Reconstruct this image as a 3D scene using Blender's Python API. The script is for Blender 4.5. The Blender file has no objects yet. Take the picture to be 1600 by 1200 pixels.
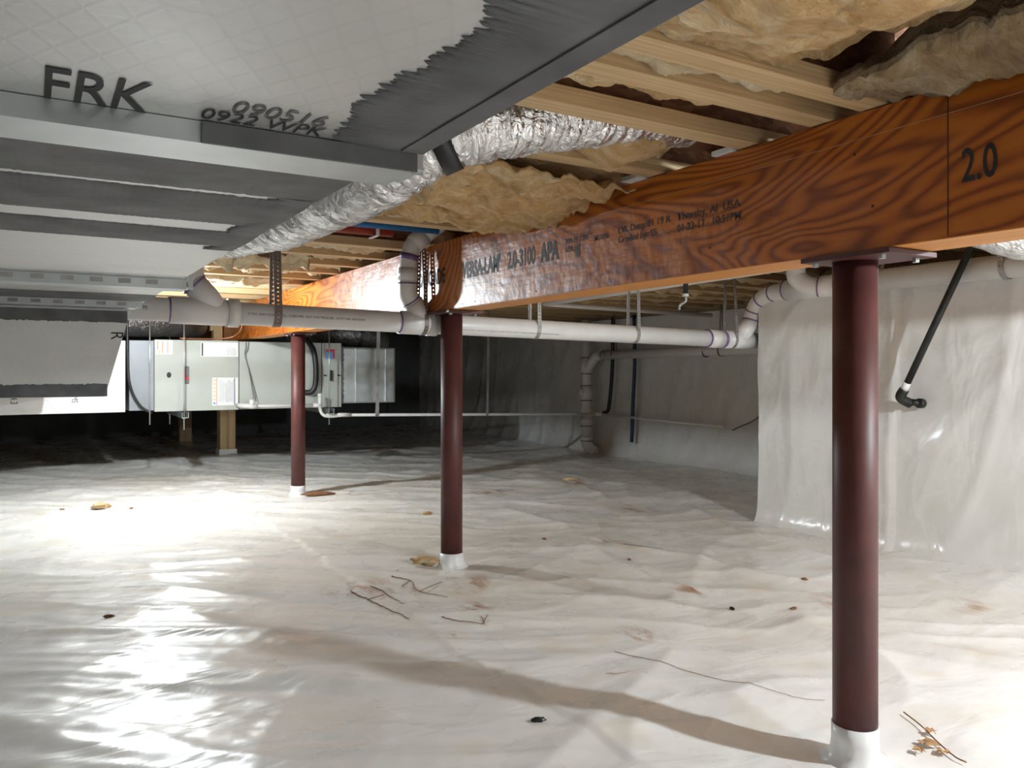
import bpy, bmesh, math, random
import numpy as np
from mathutils import Vector, Matrix, noise as mnoise

random.seed(7)
scene = bpy.context.scene
C = scene.collection
PI = math.pi
R = math.radians

# ------------------------------------------------------------------ camera, world, lights, exposure
cam_d = bpy.data.cameras.new('camera')
cam = bpy.data.objects.new('camera', cam_d)
C.objects.link(cam)
cam.location = (0, 0, 0.82)
cam.rotation_euler = (R(90), 0, R(-31))
cam_d.sensor_width = 36
cam_d.lens = 28.125
cam_d.shift_y = -0.0144
cam_d.clip_start = 0.02
scene.camera = cam

world = bpy.data.worlds.new('world')
scene.world = world
world.use_nodes = True
world.node_tree.nodes['Background'].inputs[0].default_value = (0.9, 0.95, 1.0, 1)
world.node_tree.nodes['Background'].inputs[1].default_value = 0.008

vs = scene.view_settings
vs.view_transform = 'Standard'
vs.look = 'None'
vs.gamma = 1
vs.use_curve_mapping = False
vs.exposure = 0.88


def bulb_light(name, loc, watts, col=(0.85, 0.945, 1.0), rad=0.035):
    l = bpy.data.lights.new(name, 'POINT')
    l.energy = watts
    l.color = col
    l.shadow_soft_size = rad
    o = bpy.data.objects.new(name, l)
    o.location = loc
    C.objects.link(o)
    return o


L1 = (0.58, 4.85, 1.255)      # bulb between the trunk duct and the beam
L2 = (2.25, -0.10, 1.20)      # bulb right of the beam, behind the frame edge
L3 = (-1.15, -0.10, 1.20)      # added weak fill lamp behind the camera
bulb_light('bulb_light_middle', L1, 60)
bulb_light('bulb_light_right', L2, 82)
bulb_light('fill_light_behind', L3, 3)


# ------------------------------------------------------------------ materials
def new_mat(name):
    m = bpy.data.materials.new(name)
    m.use_nodes = True
    nt = m.node_tree
    b = nt.nodes['Principled BSDF']
    return m, nt, b


def N(nt, t, **kw):
    n = nt.nodes.new(t)
    for k, v in kw.items():
        if k.startswith('i_'):
            key = k[2:]
            key = int(key) if key.isdigit() else key.replace('_', ' ')
            n.inputs[key].default_value = v
        else:
            setattr(n, k, v)
    return n


def ramp(nt, src, stops):
    r = nt.nodes.new('ShaderNodeValToRGB')
    el = r.color_ramp.elements
    while len(el) < len(stops):
        el.new(0.5)
    for e, (p, c) in zip(el, stops):
        e.position = p
        e.color = (*c, 1) if len(c) == 3 else c
    nt.links.new(src, r.inputs[0])
    return r


def coords(nt, scale=(1, 1, 1), rot=(0, 0, 0), kind='Object'):
    tc = nt.nodes.new('ShaderNodeTexCoord')
    mp = nt.nodes.new('ShaderNodeMapping')
    mp.inputs['Scale'].default_value = scale
    mp.inputs['Rotation'].default_value = rot
    nt.links.new(tc.outputs[kind], mp.inputs[0])
    return mp.outputs[0]


def add_bump(nt, b, src, strength=0.2, dist=0.01, prev=None):
    bp = nt.nodes.new('ShaderNodeBump')
    bp.inputs['Strength'].default_value = strength
    bp.inputs['Distance'].default_value = dist
    nt.links.new(src, bp.inputs['Height'])
    if prev:
        nt.links.new(prev, bp.inputs['Normal'])
    nt.links.new(bp.outputs[0], b.inputs['Normal'])
    return bp.outputs[0]


def plain(name, col, rough=0.5, metal=0.0, var=0.12, scale=30, bump=0.0, spec=0.5, coat=0.0):
    m, nt, b = new_mat(name)
    b.inputs['Roughness'].default_value = rough
    b.inputs['Metallic'].default_value = metal
    b.inputs['Specular IOR Level'].default_value = spec
    b.inputs['Coat Weight'].default_value = coat
    n = N(nt, 'ShaderNodeTexNoise', i_Scale=scale, i_Detail=4.0)
    nt.links.new(coords(nt), n.inputs['Vector'])
    lo = tuple(max(0, c * (1 - var)) for c in col)
    hi = tuple(min(1, c * (1 + var)) for c in col)
    r = ramp(nt, n.outputs[0], [(0.3, lo), (0.7, hi)])
    nt.links.new(r.outputs[0], b.inputs['Base Color'])
    if bump:
        add_bump(nt, b, n.outputs[0], bump, 0.004)
    return m


def liner_mat(name, floor=True):
    m, nt, b = new_mat(name)
    b.inputs['Specular IOR Level'].default_value = 0.55
    co = coords(nt)
    n1 = N(nt, 'ShaderNodeTexNoise', i_Scale=0.9 if floor else 0.7, i_Detail=5.0, i_Roughness=0.62, i_Distortion=0.5)
    n2 = N(nt, 'ShaderNodeTexNoise', i_Scale=5.0, i_Detail=4.0, i_Roughness=0.5)
    nt.links.new(co, n1.inputs['Vector'])
    nt.links.new(co, n2.inputs['Vector'])
    white = (0.80, 0.79, 0.765) if floor else (0.74, 0.735, 0.71)
    tan = (0.68, 0.64, 0.57) if floor else (0.66, 0.63, 0.57)
    r1 = ramp(nt, n1.outputs[0], [(0.48, white), (0.72, tan)] if floor else [(0.45, white), (0.8, tan)])
    r2 = ramp(nt, n2.outputs[0], [(0.56, (1, 1, 1)), (0.74, (0.88, 0.81, 0.71) if floor else (0.93, 0.92, 0.9))])
    mx = N(nt, 'ShaderNodeMixRGB', blend_type='MULTIPLY')
    mx.inputs[0].default_value = 0.8
    nt.links.new(r1.outputs[0], mx.inputs[1])
    nt.links.new(r2.outputs[0], mx.inputs[2])
    last = mx.outputs[0]
    if floor:
        # rusty dirt lying along the overlap of two sheets and by the second column
        geo = N(nt, 'ShaderNodeNewGeometry')
        spots = [(1.02, 2.78, 0.16), (1.13, 2.66, 0.12), (1.38, 2.62, 0.15), (1.27, 2.35, 0.10), (1.1, 2.15, 0.06),
                 (2.05, 2.15, 0.10), (2.28, 2.9, 0.12), (2.75, 1.55, 0.10), (0.15, 1.75, 0.06), (1.6, 1.9, 0.10),
                 (2.6, 4.6, 0.20), (3.3, 4.6, 0.22), (1.75, 5.0, 0.12), (3.0, 3.6, 0.18), (2.4, 1.8, 0.12)]
        n3 = N(nt, 'ShaderNodeTexNoise', i_Scale=22.0, i_Detail=5.0, i_Roughness=0.7)
        mp = coords(nt, (1, 0.35, 1))
        nt.links.new(mp, n3.inputs['Vector'])
        acc = None
        for (x, y, rad) in spots:
            d = N(nt, 'ShaderNodeVectorMath', operation='DISTANCE')
            cb = N(nt, 'ShaderNodeCombineXYZ', i_X=x, i_Y=y, i_Z=0.02)
            nt.links.new(geo.outputs['Position'], d.inputs[0])
            nt.links.new(cb.outputs[0], d.inputs[1])
            mr = N(nt, 'ShaderNodeMapRange', i_From_Min=0.0, i_From_Max=rad, i_To_Min=1.0, i_To_Max=0.0)
            nt.links.new(d.outputs['Value'], mr.inputs['Value'])
            if acc is None:
                acc = mr.outputs[0]
            else:
                mxx = N(nt, 'ShaderNodeMath', operation='MAXIMUM')
                nt.links.new(acc, mxx.inputs[0])
                nt.links.new(mr.outputs[0], mxx.inputs[1])
                acc = mxx.outputs[0]
        th = N(nt, 'ShaderNodeMath', operation='MULTIPLY')
        nt.links.new(acc, th.inputs[0])
        rr = ramp(nt, n3.outputs[0], [(0.46, (0, 0, 0)), (0.60, (1, 1, 1))])
        nt.links.new(rr.outputs[0], th.inputs[1])
        mx2 = N(nt, 'ShaderNodeMixRGB', blend_type='MIX')
        mx2.inputs[2].default_value = (0.36, 0.17, 0.06, 1)
        nt.links.new(th.outputs[0], mx2.inputs[0])
        nt.links.new(last, mx2.inputs[1])
        last = mx2.outputs[0]
    nt.links.new(last, b.inputs['Base Color'])
    rr = ramp(nt, n2.outputs[0], [(0.3, (0.20,) * 3), (0.75, (0.42,) * 3)] if floor else [(0.3, (0.17,) * 3), (0.75, (0.36,) * 3)])
    nt.links.new(rr.outputs[0], b.inputs['Roughness'])
    # fine creases in the plastic sheet
    nb = N(nt, 'ShaderNodeTexNoise', i_Scale=7.0 if floor else 5.0, i_Detail=3.0, i_Roughness=0.5, i_Distortion=0.5)
    mp = coords(nt, (0.35, 1.0, 1.0) if floor else (1, 1, 0.5), (0, 0, R(31)) if floor else (0, 0, 0))
    nt.links.new(mp, nb.inputs['Vector'])
    add_bump(nt, b, nb.outputs[0], 0.35 if floor else 0.6, 0.03)
    return m


def foil_mat(name, diamond=True, rough=0.36, crinkle=0.0, col=(0.72, 0.725, 0.72), metal=0.85, upright=False):
    m, nt, b = new_mat(name)
    b.inputs['Metallic'].default_value = metal
    co = coords(nt)
    n = N(nt, 'ShaderNodeTexNoise', i_Scale=6.0, i_Detail=5.0)
    nt.links.new(co, n.inputs['Vector'])
    r = ramp(nt, n.outputs[0], [(0.3, tuple(c * 0.85 for c in col)), (0.7, col)])
    rr = ramp(nt, n.outputs[0], [(0.3, (rough - 0.06,) * 3), (0.7, (rough + 0.12,) * 3)])
    nt.links.new(rr.outputs[0], b.inputs['Roughness'])
    if diamond:
        # reinforcing scrim: two families of thin crossing threads under the foil
        acc = None
        for ang in (28, -28):
            w = N(nt, 'ShaderNodeTexWave', wave_type='BANDS', bands_direction='X', i_Scale=14.0, i_Distortion=0.4, i_Detail=1.0)
            nt.links.new(coords(nt, (1, 1, 1), (0, R(ang), 0) if upright else (0, 0, R(ang))), w.inputs['Vector'])
            p = N(nt, 'ShaderNodeMath', operation='POWER')
            p.inputs[1].default_value = 14
            nt.links.new(w.outputs['Fac'], p.inputs[0])
            if acc is None:
                acc = p.outputs[0]
            else:
                a = N(nt, 'ShaderNodeMath', operation='MAXIMUM')
                nt.links.new(acc, a.inputs[0])
                nt.links.new(p.outputs[0], a.inputs[1])
                acc = a.outputs[0]
        mx = N(nt, 'ShaderNodeMixRGB', blend_type='MULTIPLY')
        f = N(nt, 'ShaderNodeMath', operation='MULTIPLY')
        f.inputs[1].default_value = 0.03 if upright else 0.055
        nt.links.new(acc, f.inputs[0])
        nt.links.new(f.outputs[0], mx.inputs[0])
        nt.links.new(r.outputs[0], mx.inputs[1])
        mx.inputs[2].default_value = (0.35, 0.35, 0.35, 1)
        nt.links.new(mx.outputs[0], b.inputs['Base Color'])
        pb = add_bump(nt, b, acc, 0.02 if upright else 0.05, 0.002)
        nf = N(nt, 'ShaderNodeTexNoise', i_Scale=70.0, i_Detail=3.0)
        nt.links.new(coords(nt, (0.25, 1, 1)), nf.inputs['Vector'])
        add_bump(nt, b, nf.outputs[0], 0.25, 0.003, pb)
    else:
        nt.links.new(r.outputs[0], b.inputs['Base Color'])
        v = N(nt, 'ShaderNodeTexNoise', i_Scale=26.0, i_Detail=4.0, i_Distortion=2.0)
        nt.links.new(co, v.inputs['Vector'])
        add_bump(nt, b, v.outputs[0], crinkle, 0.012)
    return m


def lvl_mat():
    m, nt, b = new_mat('laminated_beam_wood')
    b.inputs['Roughness'].default_value = 0.40
    b.inputs['Coat Weight'].default_value = 0.22
    b.inputs['Coat Roughness'].default_value = 0.24
    b.inputs['Specular IOR Level'].default_value = 0.5
    # rotary-cut face grain: contour lines of a slow noise
    n = N(nt, 'ShaderNodeTexNoise', i_Scale=1.3, i_Detail=3.0, i_Roughness=0.42, i_Distortion=0.6)
    nt.links.new(coords(nt, (1.0, 0.6, 2.2)), n.inputs['Vector'])
    mul = N(nt, 'ShaderNodeMath', operation='MULTIPLY')
    mul.inputs[1].default_value = 230.0
    nt.links.new(n.outputs[0], mul.inputs[0])
    sn = N(nt, 'ShaderNodeMath', operation='SINE')
    nt.links.new(mul.outputs[0], sn.inputs[0])
    mr = N(nt, 'ShaderNodeMapRange', i_From_Min=-1.0, i_From_Max=1.0)
    nt.links.new(sn.outputs[0], mr.inputs['Value'])
    r = ramp(nt, mr.outputs[0], [(0.0, (0.26, 0.058, 0.005)), (0.40, (0.46, 0.122, 0.009)), (1.0, (0.56, 0.168, 0.013))])
    n2 = N(nt, 'ShaderNodeTexNoise', i_Scale=3.0, i_Detail=4.0)
    nt.links.new(coords(nt), n2.inputs['Vector'])
    r2 = ramp(nt, n2.outputs[0], [(0.3, (0.74, 0.66, 0.6)), (0.65, (1, 1, 1))])
    mx = N(nt, 'ShaderNodeMixRGB', blend_type='MULTIPLY')
    mx.inputs[0].default_value = 0.8
    nt.links.new(r.outputs[0], mx.inputs[1])
    nt.links.new(r2.outputs[0], mx.inputs[2])
    nt.links.new(mx.outputs[0], b.inputs['Base Color'])
    n3 = N(nt, 'ShaderNodeTexNoise', i_Scale=60.0, i_Detail=3.0)
    nt.links.new(coords(nt, (1, 0.15, 1)), n3.inputs['Vector'])
    pb = add_bump(nt, b, n3.outputs[0], 0.30, 0.004)
    n4 = N(nt, 'ShaderNodeTexNoise', i_Scale=9.0, i_Detail=3.0)
    nt.links.new(coords(nt), n4.inputs['Vector'])
    add_bump(nt, b, n4.outputs[0], 0.35, 0.02, pb)
    return m


def wood_mat(name, c0, c1, stretch=(0.6, 14, 14), rough=0.6):
    m, nt, b = new_mat(name)
    b.inputs['Roughness'].default_value = rough
    n = N(nt, 'ShaderNodeTexNoise', i_Scale=5.0, i_Detail=5.0, i_Roughness=0.6, i_Distortion=0.3)
    nt.links.new(coords(nt, stretch), n.inputs['Vector'])
    r = ramp(nt, n.outputs[0], [(0.3, c0), (0.68, c1)])
    nt.links.new(r.outputs[0], b.inputs['Base Color'])
    add_bump(nt, b, n.outputs[0], 0.15, 0.004)
    return m


def osb_mat():
    m, nt, b = new_mat('oriented_strand_board')
    b.inputs['Roughness'].default_value = 0.7
    v = N(nt, 'ShaderNodeTexVoronoi', i_Scale=60.0)
    nt.links.new(coords(nt, (0.45, 1, 1), (0, R(15), R(20))), v.inputs['Vector'])
    r = ramp(nt, v.outputs['Color'], [(0.0, (0.12, 0.045, 0.020)), (0.5, (0.20, 0.085, 0.040)), (1.0, (0.32, 0.16, 0.075))])
    nt.links.new(r.outputs[0], b.inputs['Base Color'])
    add_bump(nt, b, v.outputs['Distance'], 0.25, 0.003)
    return m


def insulation_mat(name, c0, c1, c2):
    m, nt, b = new_mat(name)
    b.inputs['Roughness'].default_value = 0.95
    b.inputs['Specular IOR Level'].default_value = 0.1
    b.inputs['Sheen Weight'].default_value = 0.25
    n = N(nt, 'ShaderNodeTexNoise', i_Scale=8.0, i_Detail=8.0, i_Roughness=0.68, i_Distortion=1.2)
    nt.links.new(coords(nt, (0.8, 1.6, 1.6)), n.inputs['Vector'])
    r = ramp(nt, n.outputs[0], [(0.3, c0), (0.5, c1), (0.7, c2)])
    nt.links.new(r.outputs[0], b.inputs['Base Color'])
    f = N(nt, 'ShaderNodeTexNoise', i_Scale=75.0, i_Detail=5.0, i_Roughness=0.7, i_Distortion=1.5)
    nt.links.new(coords(nt, (0.35, 1, 1)), f.inputs['Vector'])
    pb = add_bump(nt, b, f.outputs[0], 0.8, 0.008)
    add_bump(nt, b, n.outputs[0], 0.8, 0.05, pb)
    return m


M = {}
M['liner'] = liner_mat('white_vapour_liner_floor', True)
M['wall_liner'] = liner_mat('white_vapour_liner_wall', False)
M['foil'] = foil_mat('scrim_foil', True, 0.40, metal=0.75)
M['foil_upright'] = foil_mat('scrim_foil_upright', True, 0.42, metal=0.35, upright=True, col=(0.76, 0.755, 0.74))
M['flex_foil'] = foil_mat('crinkled_foil', False, 0.22, 0.9, (0.82, 0.82, 0.82), 0.92)
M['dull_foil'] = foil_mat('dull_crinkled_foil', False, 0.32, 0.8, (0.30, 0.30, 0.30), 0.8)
M['galv'] = plain('galvanised_steel', (0.56, 0.60, 0.61), 0.34, 0.85, 0.15, 9)
M['mastic'] = plain('grey_mastic', (0.115, 0.117, 0.120), 0.62, 0, 0.3, 18, 0.6)
M['lvl'] = lvl_mat()
M['lvl_edge'] = wood_mat('beam_edge_veneers', (0.50, 0.17, 0.018), (0.66, 0.27, 0.035), (30, 0.4, 6), 0.45)
M['flange'] = wood_mat('joist_flange_wood', (0.42, 0.27, 0.125), (0.66, 0.47, 0.26), (0.5, 26, 60), 0.6)
M['post'] = wood_mat('post_timber', (0.46, 0.30, 0.14), (0.66, 0.47, 0.25), (12, 12, 0.6), 0.65)
M['osb'] = osb_mat()
M['batt'] = insulation_mat('yellow_fibreglass', (0.55, 0.27, 0.075), (0.78, 0.50, 0.215), (0.92, 0.75, 0.50))
M['batt_pale'] = insulation_mat('pale_fibreglass', (0.66, 0.42, 0.18), (0.84, 0.66, 0.40), (0.93, 0.83, 0.65))
M['batt_brown'] = insulation_mat('dusty_fibreglass', (0.30, 0.17, 0.07), (0.46, 0.31, 0.155), (0.70, 0.57, 0.37))
M['column'] = plain('oxide_red_primer', (0.080, 0.022, 0.019), 0.50, 0, 0.25, 10, 0.15, 0.4)
M['tape'] = plain('white_tape', (0.80, 0.80, 0.80), 0.35, 0, 0.05, 20, 0.3)
M['pvc'] = plain('white_pvc', (0.74, 0.715, 0.69), 0.33, 0, 0.04, 12)
M['primer'] = plain('purple_primer', (0.20, 0.12, 0.28), 0.4, 0, 0.3, 30)
M['ink'] = plain('black_stencil_ink', (0.016, 0.016, 0.018), 0.6, 0, 0.3, 80)
M['grey_ink'] = plain('grey_stencil_ink', (0.10, 0.095, 0.10), 0.6, 0, 0.3, 80)
M['chalk'] = plain('chalk_line', (0.50, 0.30, 0.16), 0.8)
M['dark_line'] = plain('dark_seam', (0.06, 0.025, 0.01), 0.8)
M['cabinet'] = plain('grey_green_enamel', (0.43, 0.45, 0.41), 0.32, 0, 0.03, 6)
M['grey_panel'] = plain('blue_grey_panel', (0.27, 0.29, 0.32), 0.4, 0, 0.05, 6)
M['black'] = plain('black_rubber', (0.012, 0.012, 0.013), 0.45)
M['iron'] = plain('black_iron', (0.018, 0.020, 0.018), 0.45, 0.2, 0.5, 20)
M['label'] = plain('label_paper', (0.82, 0.82, 0.80), 0.4, 0, 0.02)
M['label_print'] = plain('label_print', (0.35, 0.37, 0.42), 0.5)
M['orange'] = plain('label_orange', (0.75, 0.19, 0.06), 0.5)
M['yellow'] = plain('label_yellow', (0.80, 0.55, 0.05), 0.5)
M['navy'] = plain('label_navy', (0.05, 0.09, 0.25), 0.5)
M['sky_blue'] = plain('label_blue', (0.16, 0.36, 0.75), 0.5)
M['red'] = plain('badge_red', (0.65, 0.02, 0.05), 0.45)
M['badge'] = plain('badge_grey', (0.13, 0.14, 0.15), 0.4)
M['pex_blue'] = plain('blue_tubing', (0.02, 0.14, 0.36), 0.4)
M['navy_pipe'] = plain('navy_tubing', (0.012, 0.035, 0.10), 0.4)
M['pex_red'] = plain('red_tubing', (0.30, 0.035, 0.020), 0.4, 0, 0.3, 40)
M['copper'] = plain('copper_tube', (0.50, 0.23, 0.13), 0.4, 0.6)
M['concrete'] = plain('concrete', (0.34, 0.32, 0.29), 0.85, 0, 0.2, 12, 0.4)
M['shaded_wall'] = plain('shaded_far_wall', (0.10, 0.10, 0.10), 0.7, 0, 0.2, 3, 0.2)  # base colour darkened to put the far wall's shade into it
M['timber'] = wood_mat('sill_timber', (0.25, 0.17, 0.09), (0.42, 0.31, 0.18), (0.5, 10, 10), 0.7)
M['debris'] = plain('brown_debris', (0.20, 0.09, 0.035), 0.8, 0, 0.4, 60)
M['leaf'] = plain('dry_leaf', (0.42, 0.24, 0.11), 0.7, 0, 0.4, 40)
M['rust'] = plain('rusty_dirt', (0.17, 0.065, 0.02), 0.9, 0, 0.4, 60)
M['strap'] = plain('strap_steel', (0.36, 0.35, 0.34), 0.42, 0.7, 0.2, 20)
M['dark_strap'] = plain('brown_strap', (0.20, 0.155, 0.13), 0.5, 0.4, 0.2, 20)
M['wire'] = plain('grey_wire', (0.14, 0.14, 0.14), 0.5)
M['porcelain'] = plain('porcelain', (0.8, 0.79, 0.76), 0.3)


# ------------------------------------------------------------------ mesh helpers
def finish(name, bm, mat, parent=None, smooth=False):
    me = bpy.data.meshes.new(name)
    bmesh.ops.recalc_face_normals(bm, faces=bm.faces)
    bm.to_mesh(me)
    bm.free()
    if smooth:
        for p in me.polygons:
            p.use_smooth = True
    me.materials.append(M[mat] if isinstance(mat, str) else mat)
    o = bpy.data.objects.new(name, me)
    C.objects.link(o)
    if parent is not None:
        o.parent = parent
        o.matrix_parent_inverse = Matrix.Translation(parent.location).inverted()
    return o


def from_data(name, verts, faces, mat, parent=None, smooth=True):
    me = bpy.data.meshes.new(name)
    me.from_pydata(verts, [], faces)
    me.update()
    if smooth:
        me.polygons.foreach_set('use_smooth', [True] * len(me.polygons))
    me.materials.append(M[mat] if isinstance(mat, str) else mat)
    o = bpy.data.objects.new(name, me)
    C.objects.link(o)
    if parent is not None:
        o.parent = parent
        o.matrix_parent_inverse = Matrix.Translation(parent.location).inverted()
    return o


def thing(name, label, cat, loc=(0, 0, 0), group=None):
    o = bpy.data.objects.new(name, None)
    o.empty_display_size = 0.05
    C.objects.link(o)
    o.location = loc
    o['label'] = label
    o['category'] = cat
    if group:
        o['group'] = group
    return o


def tag(o, label, cat, group=None):
    o['label'] = label
    o['category'] = cat
    if group:
        o['group'] = group
    return o


def struct(o, label=None):
    o['kind'] = 'structure'
    if label:
        o['label'] = label
    return o


def add_box(bm, x0, x1, y0, y1, z0, z1, bev=0.0):
    vs_ = [bm.verts.new((x, y, z)) for x in (x0, x1) for y in (y0, y1) for z in (z0, z1)]
    idx = [(0, 1, 3, 2), (4, 6, 7, 5), (0, 4, 5, 1), (2, 3, 7, 6), (0, 2, 6, 4), (1, 5, 7, 3)]
    fs = [bm.faces.new([vs_[i] for i in f]) for f in idx]
    if bev:
        es = list({e for f in fs for e in f.edges})
        bmesh.ops.bevel(bm, geom=es, offset=bev, segments=2, affect='EDGES', profile=0.7)


def box(name, x0, x1, y0, y1, z0, z1, mat, parent=None, bev=0.0):
    bm = bmesh.new()
    add_box(bm, x0, x1, y0, y1, z0, z1, bev)
    return finish(name, bm, mat, parent)


def smooth_path(pts, n=8):
    """Catmull-Rom through the points."""
    P = [Vector(p) for p in pts]
    P = [P[0] * 2 - P[1]] + P + [P[-1] * 2 - P[-2]]
    out = []
    for i in range(1, len(P) - 2):
        p0, p1, p2, p3 = P[i - 1:i + 3]
        for k in range(n):
            t = k / n
            out.append(0.5 * ((2 * p1) + (p2 - p0) * t + (2 * p0 - 5 * p1 + 4 * p2 - p3) * t * t + (3 * p1 - p0 - 3 * p2 + p3) * t ** 3))
    out.append(P[-2])
    return out


def add_tube(bm, pts, rad, seg=16, cap=True, rfun=None):
    P = [Vector(p) for p in pts]
    n = len(P)
    t0 = (P[1] - P[0]).normalized()
    up = Vector((0, 0, 1)) if abs(t0.z) < 0.9 else Vector((1, 0, 0))
    nrm = t0.cross(up).normalized()
    rings = []
    prev = t0
    for i in range(n):
        t = (P[min(i + 1, n - 1)] - P[max(i - 1, 0)]).normalized()
        ax = prev.cross(t)
        if ax.length > 1e-6:
            nrm = Matrix.Rotation(prev.angle(t), 3, ax.normalized()) @ nrm
        prev = t
        bn = t.cross(nrm).normalized()
        r = rad[i] if isinstance(rad, (list, tuple)) else rad
        ring = []
        for k in range(seg):
            a = 2 * PI * k / seg
            rr = r if rfun is None else r * rfun(i, a)
            ring.append(bm.verts.new(P[i] + (nrm * math.cos(a) + bn * math.sin(a)) * rr))
        rings.append(ring)
    for i in range(n - 1):
        for k in range(seg):
            bm.faces.new((rings[i][k], rings[i][(k + 1) % seg], rings[i + 1][(k + 1) % seg], rings[i + 1][k]))
    if cap:
        bm.faces.new(rings[0][::-1])
        bm.faces.new(rings[-1])


def tube(name, pts, rad, mat, parent=None, seg=16, smooth=True, cap=True, rfun=None):
    bm = bmesh.new()
    add_tube(bm, pts, rad, seg, cap, rfun)
    o = finish(name, bm, mat, parent, smooth)
    if smooth and cap:
        for p in o.data.polygons:
            if len(p.vertices) > 4:
                p.use_smooth = False
    return o


def lerp(a, b, t):
    return Vector(a) * (1 - t) + Vector(b) * t


def band_strap(name, pts, width_dir, w, mat, parent=None, holes=True, thick=0.0012, pitch=0.016):
    """Perforated steel strap following pts; width_dir is the direction of its width."""
    P = [Vector(p) for p in pts]
    # resample
    L = [0.0]
    for i in range(1, len(P)):
        L.append(L[-1] + (P[i] - P[i - 1]).length)
    tot = L[-1]
    m = max(3, int(tot / pitch))
    marks = []
    for k in range(m):
        marks += [k / m, (k + 0.68) / m]
    marks.append(1.0)
    n = len(marks) - 1
    Q = []
    for f_ in marks:
        s = tot * f_
        j = 0
        while j < len(P) - 2 and L[j + 1] < s:
            j += 1
        t = (s - L[j]) / max(1e-9, L[j + 1] - L[j])
        Q.append(P[j].lerp(P[j + 1], t))
    wd = Vector(width_dir).normalized()
    cols = [-0.5, -0.13, 0.13, 0.5]
    bm = bmesh.new()
    grid = [[bm.verts.new(q + wd * (c * w)) for c in cols] for q in Q]
    fs = []
    for k in range(n):
        for c in range(3):
            if holes and c == 1 and k % 2 == 1:
                continue
            fs.append(bm.faces.new((grid[k][c], grid[k][c + 1], grid[k + 1][c + 1], grid[k + 1][c])))
    bmesh.ops.recalc_face_normals(bm, faces=fs)
    o = finish(name, bm, mat, parent)
    md = o.modifiers.new('thickness', 'SOLIDIFY')
    md.thickness = thick
    md.offset = 0
    return o


def text_obj(name, body, size, origin, xdir, ydir, mat, parent, sx=1.0, bold=0.0, align='LEFT', lift=0.0006):
    cu = bpy.data.curves.new(name, 'FONT')
    cu.body = body
    cu.size = size
    cu.offset = bold
    cu.align_x = align
    cu.resolution_u = 3
    tmp = bpy.data.objects.new(name, cu)
    C.objects.link(tmp)
    dg = bpy.context.evaluated_depsgraph_get()
    me = bpy.data.meshes.new_from_object(tmp.evaluated_get(dg))
    bpy.data.objects.remove(tmp)
    x = Vector(xdir).normalized()
    y = Vector(ydir).normalized()
    z = x.cross(y)
    mt = Matrix.Identity(4)
    for i in range(3):
        mt[i][0] = x[i] * sx
        mt[i][1] = y[i]
        mt[i][2] = z[i]
        mt[i][3] = origin[i] + z[i] * lift
    me.transform(mt)
    me.materials.clear()
    me.materials.append(M[mat])
    me.name = name
    o = bpy.data.objects.new(name, me)
    C.objects.link(o)
    if parent is not None:
        o.parent = parent
        o.matrix_parent_inverse = Matrix.Translation(parent.location).inverted()
    return o


def nz(x, y, z=0.0):
    return mnoise.noise(Vector((x, y, z)))


# numpy gradient noise for the big sheets
_rng = np.random.default_rng(11)
_perm = _rng.permutation(512)
_ang = _rng.random(512) * 2 * np.pi


def pnoise(x, y):
    xi = np.floor(x).astype(int)
    yi = np.floor(y).astype(int)
    xf = x - xi
    yf = y - yi

    def g(ix, iy, fx, fy):
        h = _ang[_perm[(_perm[ix % 512] + iy) % 512]]
        return np.cos(h) * fx + np.sin(h) * fy
    u = xf ** 3 * (xf * (xf * 6 - 15) + 10)
    v = yf ** 3 * (yf * (yf * 6 - 15) + 10)
    a = g(xi, yi, xf, yf)
    b = g(xi + 1, yi, xf - 1, yf)
    c = g(xi, yi + 1, xf, yf - 1)
    d = g(xi + 1, yi + 1, xf - 1, yf - 1)
    return (a * (1 - u) + b * u) * (1 - v) + (c * (1 - u) + d * u) * v


def ridge(x, y, p=5):
    return np.clip(1 - np.abs(pnoise(x, y)) * 2.2, 0, 1) ** p


def sstep(a, b, x):
    t = np.clip((x - a) / (b - a), 0, 1)
    return t * t * (3 - 2 * t)


# ------------------------------------------------------------------ dimensions (metres)
BX0, BX1 = 1.414, 1.547          # beam faces
BZ0, BZ1 = 1.057, 1.330          # beam underside and top
JZ = 1.333                       # joist underside
JH = 0.241
SUB = JZ + JH                    # subfloor underside
COLX = 1.48
COLY = (1.067, 2.945, 5.15)
WX_NEAR, WX_FAR = 3.33, 4.82     # right-hand wall, near part and recessed part
WY_CORNER = 2.98
FARY = 10.6
LEFTX = -3.6
BACKY = -1.6
WTOP = 1.165


# ------------------------------------------------------------------ floor liner
def axis(segs):
    out = [segs[0][0]]
    for a, b, h in segs:
        n = max(1, int(round((b - a) / h)))
        out += list(np.linspace(a, b, n + 1)[1:])
    return np.array(out)


ax = axis([(LEFTX, -1.2, 0.06), (-1.2, 0.0, 0.025), (0.0, 2.8, 0.012), (2.8, 3.5, 0.02), (3.5, WX_FAR + 0.1, 0.04)])
ay = axis([(BACKY, 0.7, 0.06), (0.7, 3.6, 0.012), (3.6, 6.0, 0.022), (6.0, 8.0, 0.035), (8.0, FARY, 0.07)])
GX, GY = np.meshgrid(ax, ay, indexing='ij')
ca, sa = math.cos(R(31)), math.sin(R(31))
U = GX * ca - GY * sa            # across the picture
V = GX * sa + GY * ca            # away from the camera
left = 1 - sstep(-0.25, 0.45, U + 0.10 * (V - 2))
H = 0.030 * pnoise(GX * 0.55 + 3, GY * 0.55) + 0.016 * pnoise(GX * 1.3, GY * 1.3 + 7)
wx = U + 0.25 * pnoise(U * 1.1, V * 1.1)
wv = V + 0.10 * pnoise(U * 1.5 + 4, V * 1.5) + 0.07 * U
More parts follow.
